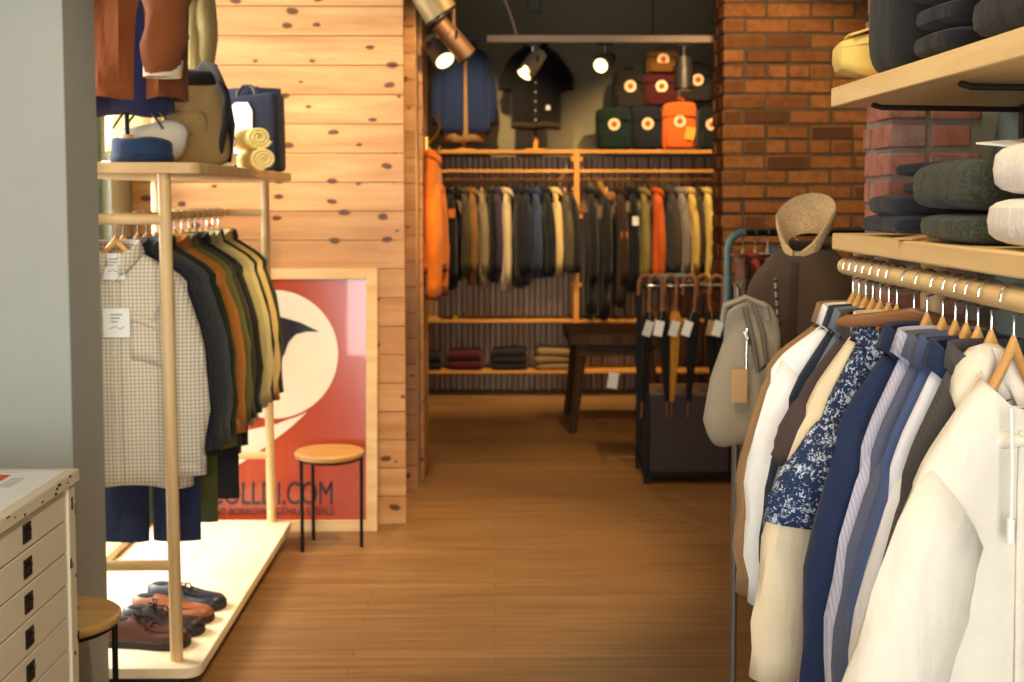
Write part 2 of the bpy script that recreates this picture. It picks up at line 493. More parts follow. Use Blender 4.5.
# ------------------------------------------------------------------ lights
def area(name, loc, rot, sx, sy, p, c):
    l = bpy.data.lights.new(name, 'AREA'); l.shape = 'RECTANGLE'; l.size = sx; l.size_y = sy; l.energy = p; l.color = c
    o = bpy.data.objects.new(name, l); C.objects.link(o); o.location = loc; o.rotation_euler = rot
    return o
def spot(name, loc, target, p, c, ang=70, blend=.6, rad=.04):
    l = bpy.data.lights.new(name, 'SPOT'); l.energy = p; l.color = c; l.spot_size = R(ang); l.spot_blend = blend; l.shadow_soft_size = rad
    o = bpy.data.objects.new(name, l); C.objects.link(o); o.location = loc
    o.rotation_euler = (Vector(target)-Vector(loc)).to_track_quat('-Z', 'Y').to_euler()
    return o
TUNG = (1.0, .70, .34)
area('daylight_side', (WX-.95, (wy0+wy1)/2-.1, 2.35), (0, -R(58), 0), 2.2, 1.7, 310, (1, .95, .86))
area('daylight_front', (-.4, -2.8, 1.75), (PI/2, 0, 0), 2.7, 2.5, 248, (1, .95, .86))
wd = bpy.data.worlds.new('world'); sc.world = wd; wd.use_nodes = True
wd.node_tree.nodes['Background'].inputs[0].default_value = (.75, .85, 1, 1)
wd.node_tree.nodes['Background'].inputs[1].default_value = 4.0
sc.view_settings.view_transform = 'Standard'; sc.view_settings.look = 'None'
sc.view_settings.exposure = 0; sc.view_settings.gamma = 1; sc.view_settings.use_curve_mapping = False
sc.cycles.max_bounces = 8; sc.cycles.diffuse_bounces = 4; sc.cycles.glossy_bounces = 3; sc.cycles.transparent_max_bounces = 8
sc.cycles.caustics_reflective = False; sc.cycles.caustics_refractive = False
sc.cycles.sample_clamp_indirect = 4
# ------------------------------------------------------------------ garments
def ellipse_ring(c, ax, ay, rx, ry, n):
    return [c + ax*rx*math.cos(2*PI*k/n) + ay*ry*math.sin(2*PI*k/n) for k in range(n)]

def garment(name, label, cat, group, loc, rz, mat, sw=.21, hw=.24, L=.68, t=.034, slope=.075, nk=.07, ny=.045,
            sleeve=.56, splay=.07, rx=(.075, .05), ry=(.042, .032), fwd=-.012, collar='shirt', mat2=None, matc=None, buttons=0,
            placket=None, pocket=False, seed=0, det=1, fold=.012, open_front=False, cuff=False, rib=None, band=True, wr=.07, hem=0, tags=(), bend=0, waist=0):
    """Front faces -y, hangs from its neck at the origin."""
    rnd = random.Random(seed)
    T = thing(name, label, cat, loc, rz, group)
    ph = [rnd.uniform(0, 6.28) for _ in range(8)]
    k1, k2 = rnd.uniform(5, 8), rnd.uniform(9, 14)
    def ztop(ax):
        a = max(0, (ax-nk)/(sw-nk))
        return -slope*a - .030*max(0, a-.72)**1.6*4
    def half(s): return lerp(sw, hw, sm(0, 1, s)) - waist*math.sin(PI*min(1, s))
    def P(u, s, side, off=0.0):
        """u -1..1 across, s 0..1 down, side -1 front / +1 back"""
        au = abs(u); w = half(s)
        x = u*w
        z = lerp(ztop(au*sw), -L - hem*(1-u*u)*.5 + .006*math.sin(u*5+ph[0]), s)
        neck = ny*math.sqrt(max(0, 1-(au*sw/nk)**2)) if au*sw < nk else 0
        b = min(1, s/.10)**.5
        th = lerp(neck, t*(1-au**6)**.5*(1+.25*s), b)
        if side < 0 and au*sw < nk: z -= (1-b)*.05*math.sqrt(max(0, 1-(au*sw/nk)**2))
        f = fold*sm(.1, 1, s)*(math.sin(u*k1+ph[1]+s*1.2)+.5*math.sin(u*k2+ph[2]-s*2))*(1-au**4)
        y = side*(th+off) + f + .01*s*math.sin(ph[3]+u) + bend*s*s
        return Vector((x, y, z))
    nu, ns = (18, 16) if det else (10, 8)
    us = [-math.cos(PI*i/nu) for i in range(nu+1)]
    rs = []
    for i in range(ns+1):
        s = (i/ns)**1.35
        ring = [P(u, s, -1) for u in us]+[P(u, s, 1) for u in us[::-1][1:-1]]
        rs.append(ring)
    mb = MB()
    if open_front:
        # an open front: the front sheet is split by a gap down the middle
        g0 = .035
        for sgn in (-1, 1):
            rows = []
            for i in range(ns+1):
                s = (i/ns)**1.35
                gg = max(g0+.10*s*(1 if open_front is True else open_front), min(nk/sw*.98, .95)*(1-sm(0, .25, s)))
                uu = [sgn*lerp(gg, 1, math.sin(PI/2*j/(nu//2))) for j in range(nu//2+1)]
                rows.append([P(u, s, -1) for u in uu])
            mb.rings(rows, False, False, closed=False)
        mb.rings([[P(u, (i/ns)**1.35, 1) for u in us] for i in range(ns+1)], False, False, closed=False)
        body = mb.build('body', mat, T, solid=.003)
    else:
        mb.rings(rs, False, False)
        body = mb.build('body', mat, T, solid=.0025)
    # sleeves
    if sleeve:
        for sgn in (-1, 1):
            n = 9 if det else 6; m = 14 if det else 8
            z0 = -slope-.062
            S = Vector((sgn*(sw-.062), fwd*.3, z0)); E = Vector((sgn*(sw-.062+splay+.03), fwd*1.6, z0-sleeve))
            rr = []
            p5 = rnd.uniform(0, 6)
            for i in range(n+1):
                q = i/n
                c = S.lerp(E, q) + Vector((sgn*(.03*math.sin(PI*min(1, q*1.1))), fwd*math.sin(PI*q), 0))
                a = lerp(R(58), R(8), sm(0, .3, q))       # the first ring leans into the shoulder
                nx = Vector((sgn*math.cos(a)*1, 0, math.sin(a)))
                wob = 1+wr*math.sin(q*17+p5)*sm(.1, .4, q)
                r1 = lerp(rx[0], rx[1], q)*wob; r2 = lerp(ry[0], ry[1], q)*(2-wob)
                rr.append([c + nx*r1*math.cos(2*PI*j/m)*(1+.05*math.sin(3*j+q*9+p5)) + Vector((0, 1, 0))*r2*math.sin(2*PI*j/m) for j in range(m)])
            o = MB().rings(rr, False, False).build('sleeve', mat2 or mat, T, solid=.0025)
            if cuff:
                e = E + Vector((0, 0, .0)); d = (E-S).normalized()
                q0 = ellipse_ring(e-d*.05, Vector((1, 0, 0)), Vector((0, 1, 0)), rx[1]*1.03, ry[1]*1.08, m)
                q1 = ellipse_ring(e+d*.012, Vector((1, 0, 0)), Vector((0, 1, 0)), rx[1]*.97, ry[1]*1.02, m)
                MB().rings([q0, q1], False, False).build('cuff', rib or mat2 or mat, o, solid=.004)
    mc = matc or mat
    # collars
    if collar in ('shirt', 'stand'):
        rows = []; n = 22 if det else 12
        for (dz, dr, pt) in ((-.004, 0, 0), (.030, -.004, 0), (.034, .004, 0), (-.006, .016, 1)) if collar == 'shirt' else ((-.004, 0, 0), (.038, -.006, 0)):
            row = []
            for j in range(n+1):
                a = lerp(-PI/2+.22, 1.5*PI-.22, j/n)
                fr = max(0, -math.sin(a))
                z = dz - .045*fr**1.5*(1 if dz > -.002 and not pt else 1) - (.035*fr**5 if pt else 0)
                row.append(Vector(((nk+.004+dr)*math.cos(a)*(1+(.25*fr**4 if pt else 0)), (ny+.006+dr)*math.sin(a)-(.006 if pt else 0)*fr, z)))
            rows.append(row)
        MB().rings(rows, False, False, closed=False).build('collar', mc, T, solid=.004)
    elif collar == 'crew':
        pts = []
        for j in range(25):
            a = 2*PI*j/24; fr = max(0, -math.sin(a))
            pts.append((nk*math.cos(a), (ny+.004)*math.sin(a), .004-.05*fr**1.5))
        MB().tube(pts, .008, 8, False).build('collar', mc, T)
    elif collar == 'hood':
        rr = []
        for i in range(15):
            q = i/14; a = lerp(-PI/2+.28, 1.5*PI-.28, q); back = max(0, math.sin(a))
            c = Vector(((nk-.002)*math.cos(a), (ny+.012)*math.sin(a)+.02*back, -.018+.014*back-.075*(1-back)**2))
            r = .006+.031*math.sin(PI*q)**1.3
            out = Vector((math.cos(a), math.sin(a), 0)); up = Vector((0, 0, 1))
            rr.append([c + out*r*1.0*math.cos(2*PI*k/12)*(1+.12*math.sin(i*1.9+k)) + (up*1.15 - out*.2)*r*math.sin(2*PI*k/12) for k in range(12)])
        MB().rings(rr).build('hood', mc, T)
    elif collar == 'fur':
        rr = []
        for i in range(19):
            q = i/18; a = lerp(-PI/2+.2, 1.5*PI-.2, q); back = max(0, math.sin(a))
            c = Vector(((nk+.02)*math.cos(a), (ny+.018)*math.sin(a), .03+.03*back-.07*(1-back)**2))
            r = .021
            out = Vector((math.cos(a), math.sin(a), 0))
            rr.append([c + out*r*math.cos(2*PI*k/10) + Vector((0, 0, 1))*r*2.0*math.sin(2*PI*k/10) for k in range(10)])
        MB().rings(rr).build('collar', mc, T)
    if placket:
        rows = []
        for i in range(ns+1):
            s = lerp(.085, .998, i/ns)
            rows.append([P(u, s, -1, .004) for u in (-.07, -.03, .03, .07)])
        MB().rings(rows, False, False, closed=False).build('placket', placket, T, solid=.003)
    bm_ = plain('button_pale', (214, 200, 176), .35)
    for i in range(buttons):
        s = lerp(.12, .9, i/max(1, buttons-1))
        p = P(0, s, -1, .008)
        MB().cyl(p, p+Vector((0, -.003, 0)), .0062, n=10).build('button', bm_, T)
    if pocket:
        pl = []
        for i in range(5):
            s = lerp(.27, .46, i/4)
            pl.append([P(u, s, -1, .0045) for u in [lerp(.2, .66, k/5) for k in range(6)]])
        MB().rings(pl, False, False, closed=False).build('pocket', mat, T, solid=.003)
        pf = [[P(u, s, -1, .007) for u in [lerp(.19, .67, k/5) for k in range(6)]] for s in (.262, .285, .30)]
        MB().rings(pf, False, False, closed=False).build('pocket_flap', mat, T, solid=.003)
    if rib and band:
        rows = [[P(u, s, -1, .004) for u in us]+[P(u, s, 1, .004) for u in us[::-1][1:-1]] for s in (.93, .965, 1.0)]
        MB().rings(rows, False, False).build('hem_band', rib, T, solid=.004)
    for (u, s, w, h, mt, mark) in tags:
        p = P(u, s, -1, .010)
        cn = (p.x, p.y-.004, p.z)
        tg = MB().box(cn, (w, .0016, h)).build('price_tag', mt, T, smooth=False)
        if mark:
            mk = MB()
            for a in range(3): mk.box((p.x-.004*a, p.y-.0052, p.z+h*.28-a*h*.12), (w*(.45-.1*a), .0006, h*.035))
            mk.tube([(p.x-w*.25, p.y-.0054, p.z-h*.2), (p.x-w*.05, p.y-.0054, p.z-h*.12), (p.x+w*.12, p.y-.0054, p.z-h*.22), (p.x+w*.3, p.y-.0054, p.z-h*.13)], .0012, 6)
            mk.build('printed_mark', INK, tg, smooth=False)
    return T, P

_hang = {}
def hang(label, group, loc, rz=0, mat=None, width=.21, drop=.062):
    """Origin where the hook meets the rail axis; the rail runs along local y."""
    mat = mat or HANG
    key = (mat.name, width, drop)
    if key in _hang:
        c = copy_thing(_hang[key], loc, label, rz); c['group'] = group
        return c
    T = thing('coat_hanger', label, 'hanger', loc, rz, group)
    zc = -.068
    rr = []
    for i in range(17):
        q = lerp(-1, 1, i/16); a = abs(q)
        c = Vector((q*width, -.003*a*a, zc - drop*a**.85))
        hz = lerp(.0165, .0115, a); hy = lerp(.009, .0105, a**1.5)
        if i in (0, 16): hz *= .4; hy *= .5
        rr.append([c+Vector((0, hy*math.cos(2*PI*k/12), hz*math.sin(2*PI*k/12))) for k in range(12)])
    MB().rings(rr).build('wooden_arms', mat, T)
    pts = [(0, 0, zc+.01), (0, 0, -.040)]
    for k in range(13):
        a = lerp(-PI/2, PI*1.02, k/12)
        pts.append((.0245*math.cos(a), 0, .0245*math.sin(a)-.001))
    MB().tube(pts, .0021, 8).build('hook', CHROME, T)
    _hang[key] = T
    return T

def trousers(label, group, loc, rz, mat, w=.19, L=.98, t=.022, seed=0, cat='trousers'):
    rnd = random.Random(seed)
    T = thing('trousers', label, cat, loc, rz, group)
    for sgn in (-1, 1):
        rr = []; p = rnd.uniform(0, 6)
        for i in range(13):
            q = i/12; cx = sgn*lerp(w*.5, w*.53, q); r = lerp(w*.52, w*.50, q)
            rr.append([Vector((cx+r*math.cos(2*PI*k/16), (t+.004*math.sin(q*9+p+k))*math.sin(2*PI*k/16)+sgn*.006, -.02-q*L)) for k in range(16)])
        MB().rings(rr, True, False).build('leg', mat, T)
    rr = []
    for z, s in ((.03, .96), (-.01, .98), (-.12, 1.04), (-.26, 1.08)):
        rr.append([Vector((w*s*math.cos(2*PI*k/24), (t+.006)*math.sin(2*PI*k/24), z)) for k in range(24)])
    MB().rings(rr).build('waist', mat, T)
    return T

def folded(name, label, cat, group, loc, rz, d, mat, layers=2, seed=0, lean=0):
    rnd = random.Random(seed)
    T = thing(name, label, cat, loc, rz, group)
    h = d[2]/layers
    for i in range(layers):
        ox = rnd.uniform(-.008, .008); oy = rnd.uniform(-.008, .008); p = rnd.uniform(0, 6)
        def fn(v, p=p):
            k = 1 - .25*sm(.3, .5, abs(v.x)/d[0])*0
            return Vector((v.x + .006*math.sin(v.y*18+p), v.y+.006*math.sin(v.x*15+p), v.z*k + .006*math.sin(v.x*11+p)*math.cos(v.y*9)))
        MB().sup((ox, oy, h*(i+.5)), (d[0]-rnd.uniform(0, .015), d[1]-rnd.uniform(0, .015), h*1.04), .5, .22, 12, 44, fn).build('fold', mat, T)
    return T

def shoe(label, loc, rz, mat, solemat, lace=None, L=.285, W=.1, H=.085, moc=False):
    T = thing('shoe', label, 'shoe', loc, rz, 'shoes on the rack platform')
    ol = []
    def wid(q): return W/2*(.66+.18*math.sin(PI*q*.9)+.30*sm(.35, .72, q))*(1 if q < .8 else math.sqrt(max(.0, 1-((q-.8)/.2)**2))*1.0)*(1 if q > .08 else math.sqrt(max(0, 1-((.08-q)/.08)**2)))
    qs = [0, .01, .03, .06, .1]+[.1+.07*i for i in range(1, 10)]+[.78, .83, .88, .92, .95, .975, .99, 1]
    qs = sorted(qs)
    top = [(L*q, wid(q)+.004) for q in qs]; bot = [(L*q, -wid(q)-.004) for q in qs[::-1]]
    MB().prism(top+bot, lambda a, b: (a, b, 0), lambda a, b: (a, b, .027)).build('sole', solemat, T, bevel=.003)
    def hgt(q): return H*(lerp(.86, .96, sm(0, .15, q)) if q < .3 else lerp(.96, .58, sm(.3, .72, q))*1.0) * (1 if q < .86 else math.sqrt(max(.02, 1-((q-.86)/.15)**2*.9)))
    rr = []
    for q in qs[1:-1]:
        w = wid(q); h = hgt(q); ring = []
        pinch = .62 if q < .45 else lerp(.62, .95, sm(.45, .75, q))
        for k in range(16):
            a = PI*k/15
            yy = w*math.cos(a)*lerp(1, pinch, math.sin(a)**1.5*.7); zz = .02+(h-.02)*math.sin(a)**.75
            ring.append(Vector((L*q, yy, zz)))
        rr.append(ring)
    MB().rings(rr, True, True).build('upper', mat, T)
    lin_ = plain('shoe_lining', (36, 24, 20), .8)
    MB().sup((L*.19, 0, H*.90), (L*.25, W*.34, .014), .9, .9, 8, 20).build('collar_opening', lin_, T)
    if moc:
        pts = [(L*(.72-.2*math.cos(a)), wid(.72)*.72*math.sin(a)*(1), hgt(.72)-.012-.008*(1-math.cos(a))*0.5) for a in [lerp(PI*.25, PI*1.75, i/18) for i in range(19)]]
        pts = [(L*(.60+.27*math.cos(a)), W*.33*math.sin(a), hgt(.60+.27*math.cos(a))*.86+.004) for a in [lerp(-PI*.62, PI*.62, i/18) for i in range(19)]]
        MB().tube(pts, .0035, 6).build('seam', mat, T)
    if lace:
        m = MB()
        for i in range(3):
            q = .40+.075*i
            m.tube([(L*q, a*W*.2, hgt(q)*.985+.004*(1-a*a)) for a in (-1, -.5, 0, .5, 1)], .0032, 6)
        for sgn in (-1, 1):
            q = .4
            m.tube([(L*q, 0, hgt(q)+.004), (L*(q-.05), sgn*.02, hgt(q)+.022), (L*(q-.02), sgn*.04, hgt(q)+.012), (L*q, sgn*.012, hgt(q)+.006)], .003, 6)
            m.tube([(L*q, 0, hgt(q)+.004), (L*(q+.09), sgn*.035, hgt(q)-.008), (L*(q+.13), sgn*.045, hgt(q)-.03)], .0028, 6)
        m.build('lace', lace, T)
    return T

def stool(label, loc, rz, r=.155, h=.445, feet=None, angs=(0, 2.1, 4.2)):
    T = thing('stool', label, 'stool', loc, rz, 'round three legged stools')
    MB().lathe([(0.001, h-.03), (r-.012, h-.03), (r-.003, h-.024), (r, h-.014), (r-.001, h-.006), (r-.008, h), (.001, h)], n=48).build('seat', STOOLW, T)
    for a in angs:
        x, y = r*.93*math.cos(a), r*.93*math.sin(a)
        MB().cyl((x*.985, y*.985, 0), (x, y, h-.012), .0085, n=10).cyl((x, y, h-.02), (x, y, h-.008), .011, n=10).build('leg', BLACK, T)
    m = MB()
    m.tube([(r*.86*math.cos(2*PI*k/36), r*.86*math.sin(2*PI*k/36), h-.037) for k in range(37)], .006, 8)
    m.build('under_ring', BLACK, T)
    return T
# ------------------------------------------------------------------ left: plan chest, stools, rack
# plan chest of shallow drawers
T = thing('plan_chest', 'cream painted plan chest of shallow drawers with worn black edges', 'cabinet', (-1.36, 2.2, 0))
W2, D2, HT = .376, .70, .965
m = MB()
m.b2((-W2, -D2, .0), (W2-.03, D2, HT-.03))
m.build('carcass', CREAM, T, bevel=.003)
for y0, y1 in ((D2-.045, D2), (-D2, -D2+.045)):
    MB().b2((W2-.03, y0, 0), (W2, y1, HT-.03)).build('corner_post', CREAM, T, bevel=.003)
MB().b2((-W2-.01, -D2-.012, HT-.03), (W2+.008, D2+.012, HT)).build('worktop', CREAM, T, bevel=.003)
m = MB()
random.seed(2)
for i in range(26):
    y = random.uniform(-D2, D2); m.box((W2+.0085, y, HT-random.uniform(.0, .028)), (.001, random.uniform(.003, .016), random.uniform(.002, .006)))
for i in range(14):
    m.box((W2+.0006, D2-random.uniform(0, .045), random.uniform(.3, .9)), (.001, random.uniform(.003, .01), random.uniform(.005, .03)))
m.build('paint_wear', plain('worn_black', (40, 34, 28), .7), T, smooth=False)['kind'] = 'stuff'
nd = 12; dh = (HT-.03-.03)/nd
for i in range(nd):
    z1 = HT-.035-i*dh; z0 = z1-dh+.004
    d = MB().b2((W2-.03, -D2+.05, z0), (W2-.006, D2-.05, z1)).build('drawer', DRAWP, T, bevel=.002)
    for yy in (.41, -.41):
        h = MB()
        zc = (z0+z1)/2
        h.b2((W2-.006, yy-.022, zc-.02), (W2-.003, yy+.022, zc-.014)).b2((W2-.006, yy-.022, zc+.014), (W2-.003, yy+.022, zc+.02))
        h.b2((W2-.006, yy-.022, zc-.014), (W2-.003, yy-.016, zc+.014)).b2((W2-.006, yy+.016, zc-.014), (W2-.003, yy+.022, zc+.014))
        h.tube([(W2-.004, yy-.016, zc+.012), (W2-.001, yy-.012, zc+.002), (W2-.001, yy+.012, zc+.002), (W2-.004, yy+.016, zc+.012)], .0028, 8)
        h.box((W2-.0048, yy, zc), (.0016, .032, .028))
        h.build('pull', IRON, d, bevel=.001)
pr = thing('art_print', 'white bordered red print lying on the plan chest', 'print', (-1.36, 2.2, HT+.0005))
MB().b2((-.37, -.66, 0), (.362, .675, .002)).build('paper', WHITE, pr, smooth=False)
MB().b2((-.33, -.6, .002), (.255, .63, .0028)).build('printed_panel', plain('print_red', (214, 70, 52), .6), pr, smooth=False)
MB().b2((.27, .50, .002), (.30, .60, .0028)).b2((.20, .645, .002), (.27, .655, .0028)).build('printed_band', plain('print_grey', (206, 206, 208), .6), pr, smooth=False)

stool('round wooden stool with black metal legs beside the plan chest', (-1.195, 3.385, 0), 0, .16, .457, angs=(-.05, 2.4, 4.2))
stool('round wooden stool with black metal legs before the red poster', (-.757, 5.655, 0), 0, .158, .447, angs=(R(218), R(-5), R(130)))

# rack
RX, RZ = -1.235, 1.53
T = thing('display_rack', 'pale wooden clothes rack with top shelf and low platform', 'clothes rack', (0, 0, 0))
def rrect(x0, x1, y0, y1, r, n=6):
    out = []
    for cx, cy, a0 in ((x1-r, y1-r, 0), (x0+r, y1-r, 90), (x0+r, y0+r, 180), (x1-r, y0+r, 270)):
        for k in range(n+1):
            a = R(a0+90*k/n); out.append((cx+r*math.cos(a), cy+r*math.sin(a)))
    return out
MB().prism(rrect(-1.66, -.952, 3.935, 5.79, .05), lambda a, b: (a, b, .055), lambda a, b: (a, b, .09)).build('platform', PLY, T, bevel=.003)
MB().b2((-1.6, 4.02, 0), (-1.03, 5.7, .055)).build('plinth', plain('plinth_dark', (50, 38, 28), .7), T)
MB().prism(rrect(-1.60, -.935, 3.965, 5.81, .04), lambda a, b: (a, b, 1.674), lambda a, b: (a, b, 1.710)).build('shelf', PINEX, T, bevel=.004)
for x, y in ((-1.042, 4.01), (-1.042, 5.75), (-1.55, 4.01), (-1.55, 5.75)):
    MB().tube([(x, y, .09), (x-.012*(x > -1.2), y, 1.674)], .0205, 20).build('post', PINE, T)
for y in (4.01, 5.75):
    for z in (.405, RZ):
        MB().cyl((-1.55, y, z), (-1.047, y, z), .0175).build('crossbar', PINEX, T)
MB().cyl((RX, 4.01, RZ), (RX, 5.75, RZ), .017).build('hanging_rail', PINEY, T)

GL = 'clothes hanging on the wooden rack'
HL = 'hangers on the wooden rack'
chk = fabric((232, 220, 196), 'check', (104, 88, 72))
rack = [  # y, label, category, colour, kind, kwargs
 (4.09, 'checked cream and brown shirt with paper tags at the front of the rack', 'shirt', chk, dict(sw=.225, hw=.235, L=.775, slope=.085, sleeve=.575, splay=.035, collar='shirt', buttons=6, placket=chk, pocket=True, cuff=True, rx=(.08, .056), tags=((0.03, .30, .085, .095, WHITE, True), (.02, .035, .07, .085, WHITE, True)))),
 (4.17, 'dark navy shirt hanging just behind the checked shirt', 'shirt', fabric((34, 38, 58)), dict(L=.72, collar='shirt', sleeve=.54)),
 (4.34, 'charcoal checked overshirt behind the navy trousers', 'shirt', fabric((66, 66, 66), 'check', (40, 42, 50)), dict(L=.72, collar='shirt', slope=.09)),
 (4.45, 'slate grey denim jacket on the wooden rack', 'jacket', fabric((74, 80, 82)), dict(L=.72, collar='shirt', slope=.09)),
 (4.57, 'dark bottle green jacket just before the mustard corduroy overshirt', 'jacket', fabric((42, 50, 36)), dict(L=.78, collar='stand', slope=.09)),
 (4.73, 'mustard brown corduroy overshirt with pale cuff button', 'overshirt', fabric((176, 112, 42), 'cord'), dict(L=.72, collar='shirt', slope=.09, cuff=True)),
 (4.84, 'olive green field jacket behind the mustard overshirt', 'jacket', fabric((98, 98, 52)), dict(L=.80, collar='shirt', slope=.09)),
 (4.95, 'dark olive parka hanging behind the olive field jacket', 'parka', fabric((60, 58, 38)), dict(L=.84, collar='stand', slope=.09)),
 (5.06, 'black coat between the dark olive parka and the khaki jacket', 'coat', fabric((34, 32, 28)), dict(L=.84, collar='shirt', slope=.09)),
 (5.17, 'khaki stone jacket hanging behind the black coat', 'jacket', fabric((166, 154, 108)), dict(L=.78, collar='shirt', slope=.09)),
 (5.28, 'pale sage overshirt on the wooden rack', 'overshirt', fabric((196, 184, 132)), dict(L=.78, collar='shirt', slope=.09)),
 (5.38, 'black jacket between the pale sage overshirt and the sand jacket', 'jacket', fabric((38, 38, 30)), dict(L=.76, collar='stand', slope=.09)),
 (5.49, 'sand jacket with brown cuffs near the far rack post', 'jacket', fabric((212, 184, 120)), dict(L=.72, collar='shirt', slope=.09, cuff=True, rib=fabric((140, 92, 40)))),
 (5.60, 'dark green jacket hanging last on the wooden rack', 'jacket', fabric((52, 56, 36)), dict(L=.72, collar='shirt', slope=.09)),
]
rnd = random.Random(11)
for i, (y, lb, ct, mt, kw) in enumerate(rack):
    rz = R(rnd.uniform(-5, 7)) if i else R(2)
    k = dict(sw=.215, hw=.225, t=.026, splay=.055, sleeve=.55, seed=i+1)
    k.update(kw)
    garment(lb.split()[-1] if False else ct, lb, ct, GL, (RX, y, RZ-.105), rz, mt, **k)
    hang(hlabel(lb, 'on the wooden rack'), HL, (RX, y, RZ), rz, width=.165, drop=.15)
for y, lb, mt, L, cx in ((4.255, 'navy trousers hanging below the checked shirt', fabric((36, 44, 72)), .98, RX+.05),
                     (4.655, 'olive trousers hanging beside the mustard overshirt', fabric((72, 74, 40)), 1.02, RX+.02),
                     (4.90, 'black trousers hanging below the olive field jacket', fabric((28, 28, 30)), .99, RX+.05)):
    trousers(lb, 'trousers on the wooden rack', (cx, y, RZ-.30), 0, mt, L=L-.19, seed=int(y*10), w=.165)

# shoes on the platform
BRL = plain('brown_leather', (84, 44, 32), .38); TANL = plain('tan_leather', (148, 84, 44), .4); NVL = plain('navy_leather', (34, 36, 48), .4); BKL = plain('dark_leather', (44, 30, 26), .4)
SOLB = plain('sole_dark', (40, 28, 22), .7)
LAC = plain('lace_dark', (30, 22, 18), .8)
shoe('dark brown leather lace-up shoe nearest the platform edge', (-1.32, 4.16, .09), R(-3), BRL, SOLB, LAC, L=.29, W=.105, H=.10, moc=True)
shoe('near black leather shoe between the brown and tan shoes', (-1.30, 4.285, .09), R(-4), BKL, SOLB, LAC, L=.29, W=.1, H=.098)
shoe('tan leather slip-on shoe with dark sole', (-1.305, 4.42, .09), R(-6), TANL, SOLB, None, L=.30, W=.105, H=.095, moc=True)
shoe('navy leather shoe behind the tan shoe', (-1.29, 4.57, .09), R(-8), NVL, SOLB, LAC, L=.30, W=.105, H=.092, moc=True)

# ---- on the rack's top shelf
SZ = 1.7105
def bust(label, loc, htop, group=None, r=.10, torso=.42, wood_=None, rz=0):
    """a half bust on a wooden post; htop is the neck height above its base"""
    T = thing('display_bust', label, 'bust', loc, rz, group)
    w_ = wood_ or HANG
    MB().lathe([(.001, 0), (.085, 0), (.09, .006), (.085, .014), (.001, .016)], n=32).build('base', w_, T)
    MB().cyl((0, 0, .014), (0, 0, htop-torso), .0085).build('rod', BLACK, T)
    MB().cyl((0, 0, .016), (0, 0, min(.105, htop-torso-.02)), .022).build('post', w_, T)
    z = htop-torso
    rs = []
    for zz, a, b in ((0, .10, .07), (.04, .125, .078), (.16, .118, .072), (.28, .135, .078), (.36, .125, .066), (.39, .07, .05), (.41, .05, .045), (torso, .048, .045)):
        rs.append([(a*math.cos(2*PI*k/28), b*math.sin(2*PI*k/28), z+zz) for k in range(28)])
    MB().rings(rs).build('torso', plain('bust_cloth', (200, 184, 156), .9), T)
    return T
bust('display bust wearing the brown suede jacket, on the rack shelf', (-1.27, 4.36, SZ), .86)
suede = fabric((138, 76, 38))
garment('jacket', 'brown suede jacket on a bust above the rack shelf', 'jacket', None, (-1.265, 4.36, SZ+.88), R(6), suede, sw=.215, hw=.2, L=.66, t=.105, nk=.085, ny=.075,
        sleeve=.45, splay=-.03, fwd=-.14, rx=(.085, .062), ry=(.07, .055), collar='shirt', cuff=True, rib=fabric((226, 206, 170)), band=False, fold=.035, wr=.16, seed=5)
garment('shirt', 'navy shirt whose hem shows below the brown suede jacket', 'shirt', None, (-1.262, 4.36, SZ+.86), R(6), fabric((30, 42, 78), 'check', (58, 46, 76)), sw=.16, hw=.15, L=.685, t=.085, nk=.08, ny=.07, sleeve=0, collar='none', seed=9)
bust('display bust wearing the pale khaki coat, on the rack shelf', (-1.345, 5.1, SZ), .92)
garment('coat', 'pale khaki coat on a bust behind the canvas backpack', 'coat', None, (-1.345, 5.1, SZ+.93), R(4), fabric((192, 178, 120)), sw=.19, hw=.22, L=.86, t=.10, nk=.085, ny=.075, sleeve=.5, splay=0, fwd=-.02, rx=(.07, .05), ry=(.06, .05), collar='stand', seed=6)

# olive canvas backpack
T = thing('backpack', 'tan and olive canvas backpack leaning on the rack shelf', 'backpack', (-1.115, 4.62, SZ), R(14))
cv = fabric((160, 128, 78)); cvd = fabric((40, 34, 28))
def lean(v): return Vector((v.x*(1-.18*(v.z/.34)), v.y*(1-.35*sm(-.05, .17, v.z)), v.z))
def lean2(v): return lean(v)+Vector((0, .10*(v.z/.3), 0))
MB().sup((0, 0, .17), (.27, .17, .34), .35, .45, 16, 36, lean2).build('body', cv, T)
MB().sup((0, .055, .30), (.235, .14, .12), .6, .5, 10, 30).build('flap', cvd, T)
MB().sup((-.02, -.075, .13), (.16, .06, .15), .5, .4, 10, 28).build('front_pocket', cv, T)
MB().tube([(.10, -.05, .30), (.125, -.10, .24), (.12, -.125, .15), (.10, -.10, .04)], .010, 8, ry=.018).build('strap', cvd, T)
MB().tube([(.02, .09, .34), (.05, .05, .375), (.09, .0, .36), (.125, -.05, .27), (.145, -.075, .15), (.13, -.05, .02)], .009, 8, ry=.02).build('strap', cvd, T)
m = MB(); m.box((-.03, -.07, .275), (.05, .012, .03)); m.tube([(-.05, -.08, .275), (-.03, -.09, .255), (-.01, -.08, .235)], .006, 8)
m.build('buckle', BRASS, T, bevel=.002)
